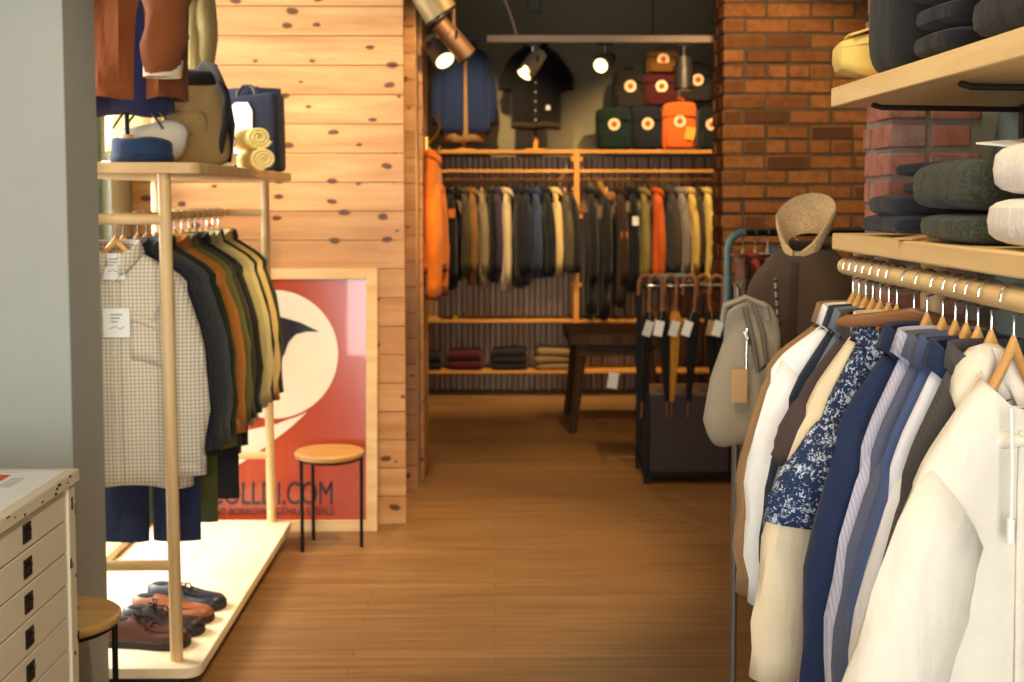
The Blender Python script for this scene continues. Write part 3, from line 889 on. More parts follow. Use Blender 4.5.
# white canvas bag with loop handles, cap
T = thing('tote_bag', 'off-white soft bag with thin dark loop handles behind the navy cap', 'bag', (-1.20, 4.42, SZ), R(5))
MB().sup((0, 0, .075), (.24, .10, .15), .6, .6, 12, 28, lambda v: v+Vector((.01*math.sin(v.z*30), 0, .012*math.sin(v.x*22)))).build('body', fabric((206, 196, 178)), T)
for s_ in (-.04, .035):
    MB().tube([(lerp(-.11, .06, k/14)+s_*.3, s_-.02, .125+.085*math.sin(PI*k/14)) for k in range(15)], .0042, 8).build('handle', plain('handle_brown', (66, 44, 32), .5), T)
T = thing('cap', 'navy brimless cap at the near end of the rack shelf', 'cap', (-1.155, 4.13, SZ), R(4))
def capf(v): return Vector((v.x, v.y, v.z*(1-.10*(v.x/.1))+.004*math.sin(v.x*40)))
MB().sup((0, 0, .042), (.195, .17, .084), .35, .95, 14, 40, capf).build('crown', fabric((38, 56, 86)), T)
MB().tube([(.097*math.cos(2*PI*k/40), .085*math.sin(2*PI*k/40), .016) for k in range(41)], .006, 8, ry=.014).build('band', fabric((32, 46, 72)), T)
# navy tote
T = thing('tote_bag', 'navy canvas tote bag with a white numeral on the rack shelf', 'bag', (-1.065, 5.52, SZ), R(-10))
nv = fabric((36, 40, 58))
MB().sup((0, 0, .165), (.275, .13, .33), .12, .25, 14, 40, lambda v: v+Vector((0, .006*math.sin(v.x*20+v.z*9), .010*math.sin(v.x*14)*sm(0, .16, v.z)))).build('body', nv, T)
MB().tube([(-.135, -.0, .318), (0, -.01, .326), (.135, 0, .318)], .004, 6, ry=.05).build('top_edge', nv, T)
for yy in (-.045, .045):
    MB().tube([(-.045, yy, .30), (-.042, yy, .345), (-.02, yy*.8, .372), (.015, yy*.8, .372), (.035, yy, .345), (.038, yy, .30)], .006, 8, ry=.012).build('handle', plain('handle_grey', (84, 84, 84), .7), T)
pl = [(-.085, .225), (-.02, .28), (.035, .28), (.055, .245), (.055, .06), (-.03, .06), (-.03, .225)]
MB().prism(pl, lambda a, b: (a-.025, -.067, b+.018), lambda a, b: (a-.025, -.0705, b+.018)).build('numeral', WHITE, T, smooth=False)
# rolled towels
def roll(label, loc, rz, r, ln, mat, seed):
    T = thing('rolled_towel', label, 'towel', loc, rz, 'rolled towels on the rack shelf')
    n = 60; rs = []
    turns = 2.6
    outer = []
    for k in range(n+1):
        a = turns*2*PI*k/n; rr = lerp(.012, r, k/n)
        outer.append((rr*math.cos(a+seed), rr*math.sin(a+seed)*.86))
    m = MB()
    m.rings([[Vector((x, y, z+r*.86)) for x, z in outer] for y in (-ln/2, -ln/4, 0, ln/4, ln/2)], False, False, closed=False)
    m.build('towel_sheet', mat, T, solid=.011)
    MB().sup((0, 0, r*.86), (r*1.9, ln*.94, r*1.64), .9, .3, 10, 24).build('roll_core', mat, T)
    return T
tw1 = fabric((244, 224, 142), 'wool', (250, 236, 170)); tw2 = fabric((216, 196, 164), 'wool', (226, 208, 180))
roll('pale yellow rolled towel, lower of two in front of the navy tote', (-.985, 5.19, SZ), R(28), .050, .22, tw1, 1.0)
roll('pale yellow rolled towel, upper of two in front of the navy tote', (-1.005, 5.19, SZ+.087), R(30), .050, .22, tw1, 2.2)
roll('beige rolled towel, lower of two beside the yellow towels', (-1.115, 5.10, SZ), R(30), .043, .2, tw2, .4)
roll('beige rolled towel, upper of two beside the yellow towels', (-1.105, 5.10, SZ+.074), R(26), .040, .2, tw2, 1.4)

# framed poster leaning on the pine wall
T = thing('framed_poster', 'large framed red poster with a cream circle leaning on the pine wall', 'poster', (-1.065, 5.905, 0))
T.rotation_euler = (-math.atan2(.105, 1.26), 0, 0)
HW, PH, FW = .50, 1.265, .055
for p0, p1 in (((-HW, 0, 0), (-HW+FW, .03, PH)), ((HW-FW, 0, 0), (HW, .03, PH)), ((-HW+FW, 0, 0), (HW-FW, .03, FW)), ((-HW+FW, 0, PH-FW), (HW-FW, .03, PH))):
    MB().b2(p0, p1).build('frame_bar', PINEX, T, bevel=.003)
pp = MB().b2((-HW+FW, .014, FW), (HW-FW, .022, PH-FW)).build('print', REDP, T, smooth=False)
def px(x, y): return ((x-272)*.00476, (531-y)*.00470)
def flat(poly, name, mat, yy): MB().prism(poly, lambda a, b: (a, .0139, b), lambda a, b: (a, yy, b)).build(name, mat, pp, smooth=False)
flat([px(225, 432), px(276, 421), px(306, 409), px(290, 424), px(262, 446), px(238, 462), px(215, 470)], 'printed_tail', CREAMP, .0134)
cxp = px(272, 350); rp = .309
flat([(cxp[0]+(rp+.006)*math.cos(2*PI*k/72), cxp[1]-.006+(rp+.006)*math.sin(2*PI*k/72)) for k in range(72)], 'printed_rim', REDP, .0131)
flat([(cxp[0]+rp*math.cos(2*PI*k/72), cxp[1]+rp*math.sin(2*PI*k/72)) for k in range(72)], 'printed_circle', CREAMP, .0127)
flat([px(*q) for q in ((236, 300), (262, 308), (284, 313), (300, 318), (318, 327), (305, 327), (294, 330), (287, 338), (283, 350), (270, 372), (250, 385), (236, 380))], 'printed_beak', NAVYP, .0122)
z_ = px(0, 503)[1]
textmesh('printed_title', 'COLLDI.COM', .155, GREYP, pp, (px(333, 0)[0], .0135, z_), (PI/2, 0, 0), .64, .0006, 'RIGHT')
textmesh('printed_tagline', 'TALENT BORROWS, GENIUS STEALS', .050, GREYP, pp, (px(333, 0)[0], .0135, px(0, 514)[1]), (PI/2, 0, 0), .82, .0006, 'RIGHT')

# ------------------------------------------------------------------ back of the shop
ZT = 1.976
T = thing('shelving_unit', 'long pine shelving unit with hanging rails along the back wall', 'shelving', (0, 0, 0))
for x0, x1 in ((-.95, .63), (.67, 2.2)):
    for z, h in ((ZT, .03), (.62, .022), (.21, .022)):
        MB().b2((x0, 9.95, z-h), (x1, 10.33, z)).build('shelf', WARM, T, bevel=.003)
    MB().b2((x0, 9.96, 1.795), (x1, 9.985, 1.82)).build('beam', WARM, T, bevel=.003)
    MB().cyl((x0, 10.06, 1.735), (x1, 10.06, 1.735), .015).build('hanging_rail', WARM, T)
for x in (-.99, .65, 2.2):
    MB().b2((x-.022, 9.94, 0), (x+.022, 9.985, ZT+.004)).b2((x-.022, 10.29, 0), (x+.022, 10.33, ZT-.03)).b2((x-.018, 9.985, 1.70), (x+.018, 10.29, 1.77)).build('upright', WARMZ, T, bevel=.003)
for x in (.62, .68):
    for z in (1.9, 1.45, .9):
        MB().b2((x-.016, 9.955, z-.018), (x+.016, 9.98, z+.018)).build('peg', WARM, T, bevel=.003)

GB, GR_, HB = 'clothes on the left half of the back rail', 'clothes on the right half of the back rail', 'hangers on the back rail'
def backrow(items, group, halfname, seed):
    rnd = random.Random(seed)
    for i, (x, lb, ct, c, kw) in enumerate(items):
        mt = c if not isinstance(c, tuple) else fabric(c)
        rz = R(90 + rnd.uniform(-9, 9)) if not kw.get('flip') else R(-90)
        k = dict(sw=.175, hw=.19, L=.68, t=.026, slope=.06, sleeve=.52, splay=.03, rx=(.055, .042), ry=(.036, .03), det=0, seed=seed*50+i, collar='shirt', fold=.008)
        k.update({a: b for a, b in kw.items() if a != 'flip'})
        X = (x-495)/1250*10.0
        G, P = garment(ct, lb, ct, group, (X, 10.06, 1.735-.09), rz, mt, **k)
        for wd, nm, cl, u, s in (('orange label', 'sewn_label', (214, 110, 30), -.75, .12), ('orange patch', 'sewn_patch', (196, 104, 34), -.7, .42), ('white swing tag', 'swing_tag', (232, 226, 214), -.75, .22)):
            if wd in lb:
                p = Vector((-(k['sw']+.028), -.02, -.10-s*.6))
                MB().box(p, (.004, .05, .07)).build(nm, plain(nm, cl, .8), G, smooth=False)
        hang(hlabel(lb, 'on the back rail'), HB, (X, 10.06, 1.735), rz, width=.13, drop=.11)
backrow([
 (452, 'black jacket with an orange label beside the orange coat', 'jacket', (26, 25, 27), dict(L=.78, sleeve=.6)),
 (465, 'dark olive shirt on the back rail', 'shirt', (80, 72, 44), {}),
 (473, 'tan brown shirt on the back rail', 'shirt', (146, 104, 60), dict(L=.74)),
 (482, 'grey beige jumper on the back rail', 'jumper', (150, 132, 100), dict(L=.76, collar='crew')),
 (492, 'black jumper between the grey beige jumper and the plum shirt', 'jumper', (24, 23, 24), dict(L=.72, collar='crew')),
 (499, 'plum purple shirt on the back rail', 'shirt', (66, 52, 74), {}),
 (508, 'cream and grey jacket, palest on the left half of the back rail', 'jacket', (212, 190, 150), dict(L=.78, sleeve=.6)),
 (518, 'black coat beside the cream and grey jacket', 'coat', (30, 29, 32), dict(L=.76)),
 (527, 'dark navy coat on the back rail', 'coat', (30, 32, 48), dict(L=.74)),
 (537, 'blue denim shirt on the back rail', 'shirt', (48, 58, 88), {}),
 (546, 'black shirt between the denim and cream shirts', 'shirt', (28, 27, 30), {}),
 (556, 'cream shirt with a slim edge on the back rail', 'shirt', (206, 176, 122), dict(t=.016, L=.66)),
 (565, 'dark striped jumper on the back rail', 'jumper', fabric((52, 46, 40), 'hstripe', (104, 92, 70)), dict(L=.64, collar='crew')),
 (573, 'black jumper beside the middle shelf upright', 'jumper', (28, 25, 24), dict(L=.62, collar='crew')),
], GB, 'left', 3)
backrow([
 (592, 'long black overcoat hanging first beside the upright', 'coat', (22, 20, 20), dict(L=.98, sleeve=.6)),
 (607, 'black parka with a brown fur collar', 'parka', (26, 22, 20), dict(L=1.0, sleeve=.6, collar='fur', matc=fabric((120, 84, 44), 'wool', (150, 110, 64)))),
 (621, 'dark brown coat with an orange patch', 'coat', (52, 34, 24), dict(L=.92, sleeve=.6)),
 (634, 'black jacket with a white swing tag', 'jacket', (24, 22, 22), dict(L=.8, sleeve=.6)),
 (645, 'moss green jacket beside the orange jacket', 'jacket', (134, 120, 62), dict(L=.72, sleeve=.58)),
 (658, 'bright orange jacket on the right half of the back rail', 'jacket', (204, 90, 30), dict(L=.7, sleeve=.58, t=.04)),
 (671, 'charcoal grey jacket beside the orange jacket', 'jacket', (70, 62, 56), dict(L=.7)),
 (681, 'lavender grey jacket on the back rail', 'jacket', (140, 126, 120), dict(L=.7)),
 (691, 'pale yellow jacket beside the lavender jacket', 'jacket', (220, 184, 100), dict(L=.72)),
 (699, 'dark brown jacket between the two yellow jackets', 'jacket', (70, 54, 42), dict(L=.7)),
 (708, 'pale yellow jacket nearest the brick pier', 'jacket', (224, 190, 106), dict(L=.8, t=.03)),
], GR_, 'right', 4)

# folded clothes on the bottom shelf
for x0, x1, h, c, lb, ly in ((424, 441, .13, (30, 28, 32), 'small black folded garment at the end of the bottom shelf', 2), (447, 483, .15, (74, 24, 28), 'burgundy folded jumper on the bottom back shelf', 2),
                         (491, 528, .165, (34, 30, 34), 'black folded jumper on the bottom back shelf', 3), (535, 572, .17, (128, 104, 70), 'beige folded jumper on the bottom back shelf', 3)):
    a, b = (x0-495)/1250*10.05, (x1-495)/1250*10.05
    folded('folded_jumper', lb, 'jumper', 'folded jumpers on the bottom back shelf', ((a+b)/2, 10.11, .211), 0, (b-a, .27, h), fabric(c), ly, seed=x0)

# busts on top of the shelving
bust('display bust wearing the blue jacket, on the back shelf', (-.25, 10.14, ZT), .84, wood_=WARM)
garment('jacket', 'blue open jacket on a bust on the back shelf', 'jacket', None, (-.25, 10.14, ZT+.84), R(8), fabric((28, 42, 78)), sw=.20, hw=.205, L=.70, t=.11, nk=.08, ny=.07, sleeve=.5, splay=.04, rx=(.07, .055), ry=(.06, .05), collar='shirt', open_front=.5, seed=21)
garment('jumper', 'tan jumper worn under the blue jacket', 'jumper', None, (-.25, 10.14, ZT+.84), R(8), fabric((150, 116, 72)), sw=.155, hw=.165, L=.775, t=.088, nk=.075, ny=.065, sleeve=0, collar='crew', seed=22)
bust('display bust wearing the black short-sleeved shirt, on the back shelf', (.33, 10.14, ZT), .84, wood_=WARM)
garment('shirt', 'black short-sleeved shirt with a row of buttons on a bust', 'shirt', None, (.33, 10.14, ZT+.835), R(-3), fabric((19, 17, 17)), sw=.20, hw=.20, L=.66, t=.10, nk=.08, ny=.07, sleeve=.22, splay=.07, rx=(.075, .075), ry=(.065, .065), collar='shirt', buttons=8, seed=23,
        placket=fabric((30, 26, 24)), rib=fabric((56, 44, 28), 'cord'), tags=((.5, .76, .03, .035, WHITE, False),))

# backpacks heaped on the top shelf
PKR = plain('logo_red', (186, 60, 36), .7); PKW = plain('logo_cream', (236, 206, 160), .7)
def kpack(label, x0, x1, y0, y1, Y, c, rz=0, tiltx=0, tag_=None, dep=.15):
    a, b = (x0-495)/1250*Y, (x1-495)/1250*Y
    w, h = b-a, (y1-y0)/1250*Y
    z = 1.6-(y1-197)/1250*Y
    T = thing('backpack', label, 'backpack', ((a+b)/2, Y+dep/2, z+.001), rz, 'backpacks heaped on the back shelf')
    T.rotation_euler = (tiltx, 0, rz)
    mt = fabric(c)
    MB().sup((0, 0, h/2), (w, dep, h), .22, .3, 14, 36, lambda v: v+Vector((0, .006*math.sin(v.x*25), .006*math.sin(v.x*16+1)))).build('body', mt, T)
    MB().sup((0, -dep/2-.012, h*.24), (w*.8, .05, h*.40), .3, .3, 10, 28).build('front_pocket', mt, T)
    MB().tube([(-w*.48, -dep/2+.01, h*.66), (-w*.42, -dep/2-.004, h*.70), (0, -dep/2-.006, h*.72), (w*.42, -dep/2-.004, h*.70), (w*.48, -dep/2+.01, h*.66)], .004, 6).build('zip', BLACK, T)
    MB().tube([(-w*.16, 0, h*.98), (-w*.15, 0, h*1.07), (0, 0, h*1.11), (w*.15, 0, h*1.07), (w*.16, 0, h*.98)], .007, 8, ry=.014).build('handle', mt, T)
    lg = MB().cyl((0, -dep/2-.001, h*.60), (0, -dep/2-.013, h*.60), .047, n=28).build('logo_patch', PKW, T, angle=30)
    s = MB().cyl((0, -dep/2-.013, h*.60), (0, -dep/2-.0145, h*.60), .024, n=20)
    s.tube([(-.012, -dep/2-.0145, h*.60-.012), (.004, -dep/2-.0155, h*.6+.004), (.016, -dep/2-.0145, h*.60+.02)], .006, 6)
    s.build('logo_emblem', PKR, lg)
    if tag_:
        MB().box((w*.28, -dep/2-.05, h*.34), (.075, .003, .10), (0, .2, 0)).build('swing_tag', tag_, T, smooth=False)
    return T
TAGY = plain('tag_yellow', (226, 160, 50), .7)
kpack('dark green backpack, first of the bottom row on the back shelf', 596, 631, 108, 150, 9.98, (18, 34, 30))
kpack('dark navy backpack between the green and orange backpacks', 632, 662, 107, 150, 9.98, (26, 28, 36))
kpack('bright orange backpack with a yellow swing tag', 662, 696, 103, 150, 9.97, (220, 96, 34), tag_=TAGY)
kpack('black backpack wedged between the orange one and the brick pier', 698, 724, 108, 150, 9.98, (18, 24, 26), tag_=WHITE)
kpack('charcoal backpack in the second row above the green one', 613, 646, 72, 110, 10.1, (38, 30, 27), dep=.17)
kpack('maroon backpack in the middle of the heap', 643, 678, 74, 107, 10.02, (66, 20, 20), dep=.17)
kpack('mustard brown backpack on top of the heap', 645, 679, 52, 74, 10.02, (104, 66, 26), dep=.17)
kpack('dark slate backpack on the second row next to the brick pier', 681, 712, 66, 103, 10.08, (36, 33, 31), dep=.17)

# orange coat on its brass hook
HK = (-.385, 7.475)
T = thing('coat_hook', 'brass coat hook on the end of the pine partition', 'hook', (-.36, 7.14, 0))
MB().tube([(-.02, 0, 1.90), (.0, 0, 1.92), (.035, -.01, 1.955), (.05, -.01, 2.0), (.035, -.01, 2.05), (.045, -.01, 2.09)], .008, 8).build('upper_prong', BRASS, T)
MB().tube([(-.02, 0, 1.88), (.01, 0, 1.85), (.04, -.01, 1.86), (.05, -.01, 1.89)], .008, 8).build('lower_prong', BRASS, T)
MB().box((-.028, 0, 1.89), (.022, .03, .11)).build('back_plate', BRASS, T, bevel=.004)
garment('coat', 'long orange coat hanging from the brass hook', 'coat', None, (-.352, 7.14, 1.83), R(84), fabric((226, 122, 36)), sw=.15, hw=.18, L=.66, t=.034, slope=.13, nk=.06, sleeve=.60, splay=.02, rx=(.06, .05), ry=(.05, .042), collar='stand', seed=31, cuff=True, rib=fabric((120, 60, 24)))

# dark work table
T = thing('work_table', 'dark wooden table with splayed legs in the back room', 'table', (.80, 8.75, 0))
MB().b2((-.30, -.36, .60), (.34, .42, .675)).build('tabletop', DARKW, T, bevel=.006)
MB().b2((-.25, -.30, .52), (.29, .36, .60)).build('apron', DARKW, T, bevel=.004)
for sx, sy in ((-1, -1), (1, -1), (-1, 1), (1, 1)):
    a = Vector((.02+sx*.29, .03+sy*.36, 0)); b_ = Vector((.02+sx*.225, .03+sy*.29, .60))
    MB().tube([a, b_], [.030, .040], 4).build('leg', DARKW, T, smooth=False, bevel=.004)
g_ = MB().box((0, -.34, .36), (.07, .003, .11), (0, .15, 0)).build('swing_tag', WHITE, T, smooth=False)
MB().tube([(0, -.34, .415), (.0, -.33, .53)], .0015, 6).build('string', KRAFT, g_)

# umbrella stand
UX0, UX1, UY0, UY1 = .845, 1.33, 6.90, 7.30
T = thing('umbrella_stand', 'black metal umbrella stand on a dark trunk beside the brick pier', 'umbrella stand', (0, 0, 0))
MB().b2((UX0+.015, UY0+.02, .05), (UX1-.015, UY1, .49)).build('trunk', plain('trunk_brown', (50, 32, 26), .55), T, bevel=.006)
MB().b2((UX0+.02, UY0+.03, .49), (UX1-.02, UY1-.01, .505)).build('trunk_lid', plain('lid_grey', (104, 84, 70), .6), T, bevel=.003)
for x in (UX0, UX1):
    for y in (UY0, UY1):
        MB().b2((x-.014, y-.014, 0), (x+.014, y+.014, 1.10)).build('post', BLACK, T, bevel=.002)
for z, nm in ((.05, 'lower_frame'), (1.10, 'upper_frame')):
    m = MB()
    m.b2((UX0-.014, UY0-.012, z-.012), (UX1+.014, UY0+.012, z+.012)).b2((UX0-.014, UY1-.012, z-.012), (UX1+.014, UY1+.012, z+.012))
    m.b2((UX0-.012, UY0+.012, z-.012), (UX0+.012, UY1-.012, z+.012)).b2((UX1-.012, UY0+.012, z-.012), (UX1+.012, UY1-.012, z+.012))
    m.build(nm, BLACK, T, bevel=.002)
MB().b2((UX0+.012, UY0+.14, 1.095), (UX1-.012, UY1-.012, 1.112)).build('top_tray', BLACK, T, bevel=.002)
MB().cyl((UX0, UY0-.03, 1.115), (UX1, UY0-.03, 1.115), .006).build('front_bar', CHROME, T)
m = MB()
for x in (UX0, UX1): m.b2((x-.006, UY0-.035, 1.105), (x+.006, UY0, 1.117))
m.build('bar_bracket', CHROME, T)
folded('folded_scarf', 'blue grey folded scarf on top of the umbrella stand', 'scarf', None, (.99, 7.16, 1.113), R(8), (.26, .18, .05), fabric((108, 124, 122)), 2, seed=3)
def umbrella(label, x, mat, hmat, seed, tagm=WHITE):
    T = thing('umbrella', label, 'umbrella', (x, UY0-.03, 1.121), 0, 'umbrellas on the stand')
    s = .035
    pts = [(-s, -.004, -.04)]+[(-s*math.cos(PI*k/12), -.002, s*1.15*math.sin(PI*k/12)+.028) for k in range(13)]+[(s, -.002, -.06), (s, -.004, -.14)]
    pts = [Vector((p[0]-0, p[1], p[2]-.021+0)) for p in pts]
    MB().tube(pts, .0115, 10).build('handle', hmat, T)
    rs = []
    for i in range(13):
        q = i/12; r = lerp(.034, .012, q**1.2)*(.55 if i == 0 else 1)
        rs.append([Vector((s+r*(1+.13*math.cos(8*2*PI*k/32+q*3))*math.cos(2*PI*k/32), -.004+r*(1+.13*math.cos(8*2*PI*k/32+q*3))*math.sin(2*PI*k/32), -.15-.50*q)) for k in range(32)])
    MB().rings(rs).build('canopy', mat, T)
    MB().cyl((s, -.004, -.64), (s, -.004, -.74), .005).build('ferrule', hmat, T)
    t = MB().box((s-.02, -.052, -.24), (.05, .002, .085), (0, .25, 0)).build('price_tag', tagm, T, smooth=False)
    MB().tube([(s, -.012, -.13), (s-.01, -.045, -.19)], .0012, 5).build('string', KRAFT, t)
    return T
UM = plain('umbrella_handle', (128, 78, 38), .5)
bk = fabric((24, 23, 24))
for i, (x, lb, mt, tm) in enumerate(((.825, 'black umbrella at the aisle end of the stand', bk, WHITE), (.885, 'black umbrella between the end one and the yellow one', bk, WHITE), (.968, 'yellow furled umbrella hanging on the stand', fabric((206, 140, 44)), WHITE),
                               (1.075, 'black umbrella just beyond the yellow one', bk, WHITE), (1.145, 'black umbrella with a brown kraft tag', bk, KRAFT), (1.225, 'black umbrella nearest the brick pier', bk, WHITE))):
    umbrella(lb, x, mt, UM, i, tm).rotation_euler = (0, R([4, -3, 2, 3, -4, 2][i]), R([20, -15, 10, -25, 15, -10][i]))

# lights on tracks
def fixture(label, loc, aim, ln, r, lit, group, bodym, drop=.10):
    T = thing('track_spotlight', label, 'spotlight', loc, 0, group)
    d = Vector(aim).normalized(); c = Vector((0, 0, -drop))
    MB().b2((-.05, -.017, -.022), (.05, .017, 0)).build('adapter', BLACK, T, bevel=.003)
    MB().cyl((0, 0, -.02), (0, 0, -drop+.03), .012).build('stem', bodym, T)
    u = d.cross(Vector((0, 0, 1))); u = u.normalized() if u.length > .05 else Vector((1, 0, 0))
    m = MB(); m.tube([c+u*(r+.006), c+u*(r+.008)+Vector((0, 0, .035)), c+Vector((0, 0, .05)), c-u*(r+.008)+Vector((0, 0, .035)), c-u*(r+.006)], .006, 8)
    m.build('yoke', BLACK, T)
    a, b = c-d*ln*.5, c+d*ln*.5
    MB().tube([a, a+d*.006, a+d*ln*.30, a+d*ln*.32, a+d*ln*.36, b], [r*.55, r*.88, r*.9, r*.98, r, r], 24, True).build('can', bodym, T, angle=35)
    MB().tube([b-d*.006, b+d*.004], [r*1.05, r*1.05], 24).build('rim', BLACK if not lit else bodym, T)
    MB().tube([b+d*.004, b+d*.0055], [r*.82, r*.82], 24).build('lens', LAMPF if lit else CHROME, T, angle=30)
    return T
TY, TZ = 8.0, 2.60
T = thing('light_track', 'pale horizontal lighting track hung across the back room', 'lighting track', (0, 0, 0))
MB().b2((-.05, TY-.02, TZ-.022), (2.3, TY+.02, TZ+.022)).build('track', plain('track_paint', (214, 176, 138), .5), T, bevel=.003)
MB().b2((-.125, TY-.018, TZ-.017), (-.05, TY+.018, TZ+.017)).build('end_cap', BLACK, T, bevel=.002)
MB().tube([(.14, TY, TZ+.02), (.12, TY, TZ+.09), (.09, TY, TZ+.18), (.06, TY, TZ+.25), (.05, TY, 3.4)], .007, 8).build('cable', plain('cable_pale', (198, 168, 134), .6), T)
MB().cyl((.05, TY, 2.86), (.05, TY, 2.92), .022).build('junction', plain('cable_pale', (198, 168, 134), .6), T)
for x in (1.0, 2.0): MB().cyl((x, TY, TZ+.02), (x, TY, 3.4), .004).build('suspension_wire', IRON, T)
g = 'spotlights on the back track'
fixture('lit spotlight in front of the black shirt bust', (.24, TY, TZ-.022), (-.45, -.25, -.62), .19, .055, True, g, SPOTM, .13)
fixture('lit spotlight turned towards the shop, middle of the track', (.70, TY, TZ-.022), (-.45, -.85, -.42), .15, .055, True, g, SPOTG, .12)
fixture('grey spotlight pointing straight down by the backpacks', (1.20, TY, TZ-.022), (.02, -.03, -1), .21, .06, False, g, SPOTG, .19)
T = thing('light_track', 'lighting track near the ceiling above the pine partition', 'lighting track', (0, 0, 0))
MB().b2((-.36, 5.6, 2.80), (-.32, 7.3, 2.84)).build('track', plain('track_paint', (214, 176, 138), .5), T, bevel=.003)
for y in (5.9, 7.0): MB().cyl((-.34, y, 2.84), (-.34, y, 3.4), .004).build('suspension_wire', IRON, T)
g = 'spotlights beside the pine partition'
fixture('large spotlight with dark rings beside the pine partition', (-.34, 6.1, 2.80), (.50, .1, -.75), .30, .085, False, g, plain('spot_gold', (150, 128, 88), .5, .6), .20)
fixture('lit spotlight tilted toward the aisle beside the pine partition', (-.31, 6.9, 2.80), (.42, -.55, -.65), .17, .062, True, g, SPOTG, .40)
fixture('copper toned spotlight beside the lit one by the pine partition', (-.22, 6.75, 2.80), (.55, .15, -.62), .24, .055, False, g, plain('copper', (150, 112, 80), .5, .6), .36)
T = thing('ceiling_rod', 'pair of black ceiling rods with a cross piece above the lighting track', 'ceiling rod', (0, 0, 0))
for x in (.21, .29): MB().b2((x-.012, 7.99, 2.77), (x+.012, 8.01, 3.4)).build('rod', IRON, T)
MB().b2((.198, 7.985, 2.76), (.302, 8.015, 2.775)).build('cross_piece', IRON, T)
# ------------------------------------------------------------------ right: rack, shelves, clothes
T = thing('clothes_rack', 'pine clothes rack with a thick shelf over its hanging rail', 'clothes rack', (0, 0, 0))
MB().b2((.757, 1.0, 1.482), (1.125, 2.80, 1.52)).build('shelf', PINEY, T, bevel=.004)
MB().cyl((.782, 1.02, 1.447), (.782, 2.775, 1.447), .0185, n=28).build('hanging_rail', PINEY, T, angle=50)
for y in (2.775, 2.33, 1.2):
    MB().cyl((.822, y, 0), (.822, y, 1.482), .0225).build('post', PINE, T)
MB().cyl((.84, 1.2, .12), (1.1, 1.2, .12), .016).cyl((.84, 2.765, .12), (1.1, 2.765, .12), .016).build('foot_bar', PINEX, T)
T = thing('wall_shelf', 'thick pine wall shelf on iron brackets above the clothes rack', 'shelf', (0, 0, 0))
MB().b2((.752, .9, 1.80), (1.138, 2.81, 1.843)).build('board', PINEY, T, bevel=.003)
for y in (2.66, 2.16, 1.5):
    b = MB(); b.tube([(.80, y, 1.796), (.82, y, 1.790), (1.12, y, 1.786)], .006, 8); b.b2((1.118, y-.012, 1.53), (1.138, y+.012, 1.798))
    b.tube([(1.13, y, 1.72), (1.09, y+.05, 1.66), (1.03, y+.12, 1.60)], .006, 8)
    b.build('bracket', IRON, T)

GN, HN = 'clothes on the near rail', 'hangers on the near rail'
RXn, RZn = .782, 1.447
lav = fabric((206, 204, 222), 'stripe', (150, 152, 190)); navy = fabric((36, 48, 80))
spk = fabric((38, 54, 88), 'speckle', (196, 206, 222))
near = [
 (1.865, 'cream hooded jacket with a snap pocket at the front of the near rail', 'jacket', fabric((234, 226, 210)), dict(sw=.16, slope=.145, hw=.23, L=.86, sleeve=.60, splay=.13, rx=(.082, .066), ry=(.05, .042), collar='hood', nk=.052, t=.04, fold=.022)),
 (1.955, 'charcoal ribbed blouson just behind the cream hooded jacket', 'blouson', fabric((76, 72, 72), 'cord'), dict(collar='stand', L=.74, t=.028, splay=.055)),
 (2.015, 'white shirt with navy edges behind the charcoal blouson', 'shirt', fabric((232, 230, 234)), dict(L=.80, t=.02, splay=.06, placket=navy, matc=navy, rx=(.07, .05))),
 (2.07, 'blue chambray shirt behind the white shirt with navy edges', 'shirt', fabric((76, 92, 134)), dict(L=.82, t=.02)),
 (2.125, 'slate blue shirt between the chambray and lavender shirts', 'shirt', fabric((92, 98, 122)), dict(L=.80, t=.02)),
 (2.19, 'pale lavender striped shirt with long tails', 'shirt', lav, dict(L=.86, t=.026, splay=.065)),
 (2.275, 'plain navy shirt with raised collar in front of the speckled shirt', 'shirt', navy, dict(L=.82, t=.032, splay=.06, sleeve=.64, rx=(.082, .058))),
 (2.36, 'navy short-sleeved shirt with white speckles', 'shirt', spk, dict(L=.50, sleeve=.15, splay=.10, rx=(.08, .085), t=.03, hw=.17)),
 (2.435, 'cream shirt whose long body hangs below the speckled sleeve', 'shirt', fabric((236, 218, 184)), dict(L=.71, sleeve=.50, splay=.035, t=.034, hw=.25, collar='stand')),
 (2.505, 'dark brown short-sleeved shirt on the near rail', 'shirt', fabric((76, 62, 60)), dict(L=.60, sleeve=.12, splay=.10, rx=(.08, .072), t=.024)),
 (2.56, 'blue grey shirt showing below the brown short-sleeved shirt', 'shirt', fabric((112, 124, 140)), dict(L=.63, sleeve=.45, splay=.04, t=.02)),
 (2.615, 'navy jacket between the white and blue grey shirts', 'jacket', fabric((38, 46, 66)), dict(L=.64, sleeve=.45, splay=.065, t=.03)),
 (2.675, 'bright white shirt second from the far end of the near rail', 'shirt', fabric((246, 246, 244)), dict(L=.64, sleeve=.46, splay=.06, t=.024)),
 (2.735, 'tan brown overshirt at the far end of the near rail', 'overshirt', fabric((150, 116, 80)), dict(L=.62, sleeve=.45, splay=.065, t=.026)),
]
NEAR_HALF = [None, .20, .225, .215, .21, .21, .23, .275, .285, .21, .24, .225, .25, .27]
NEAR_Y = [1.865, 1.95, 2.005, 2.055, 2.105, 2.165, 2.245, 2.415, 2.465, 2.52, 2.57, 2.62, 2.67, 2.715]
rnd = random.Random(5)
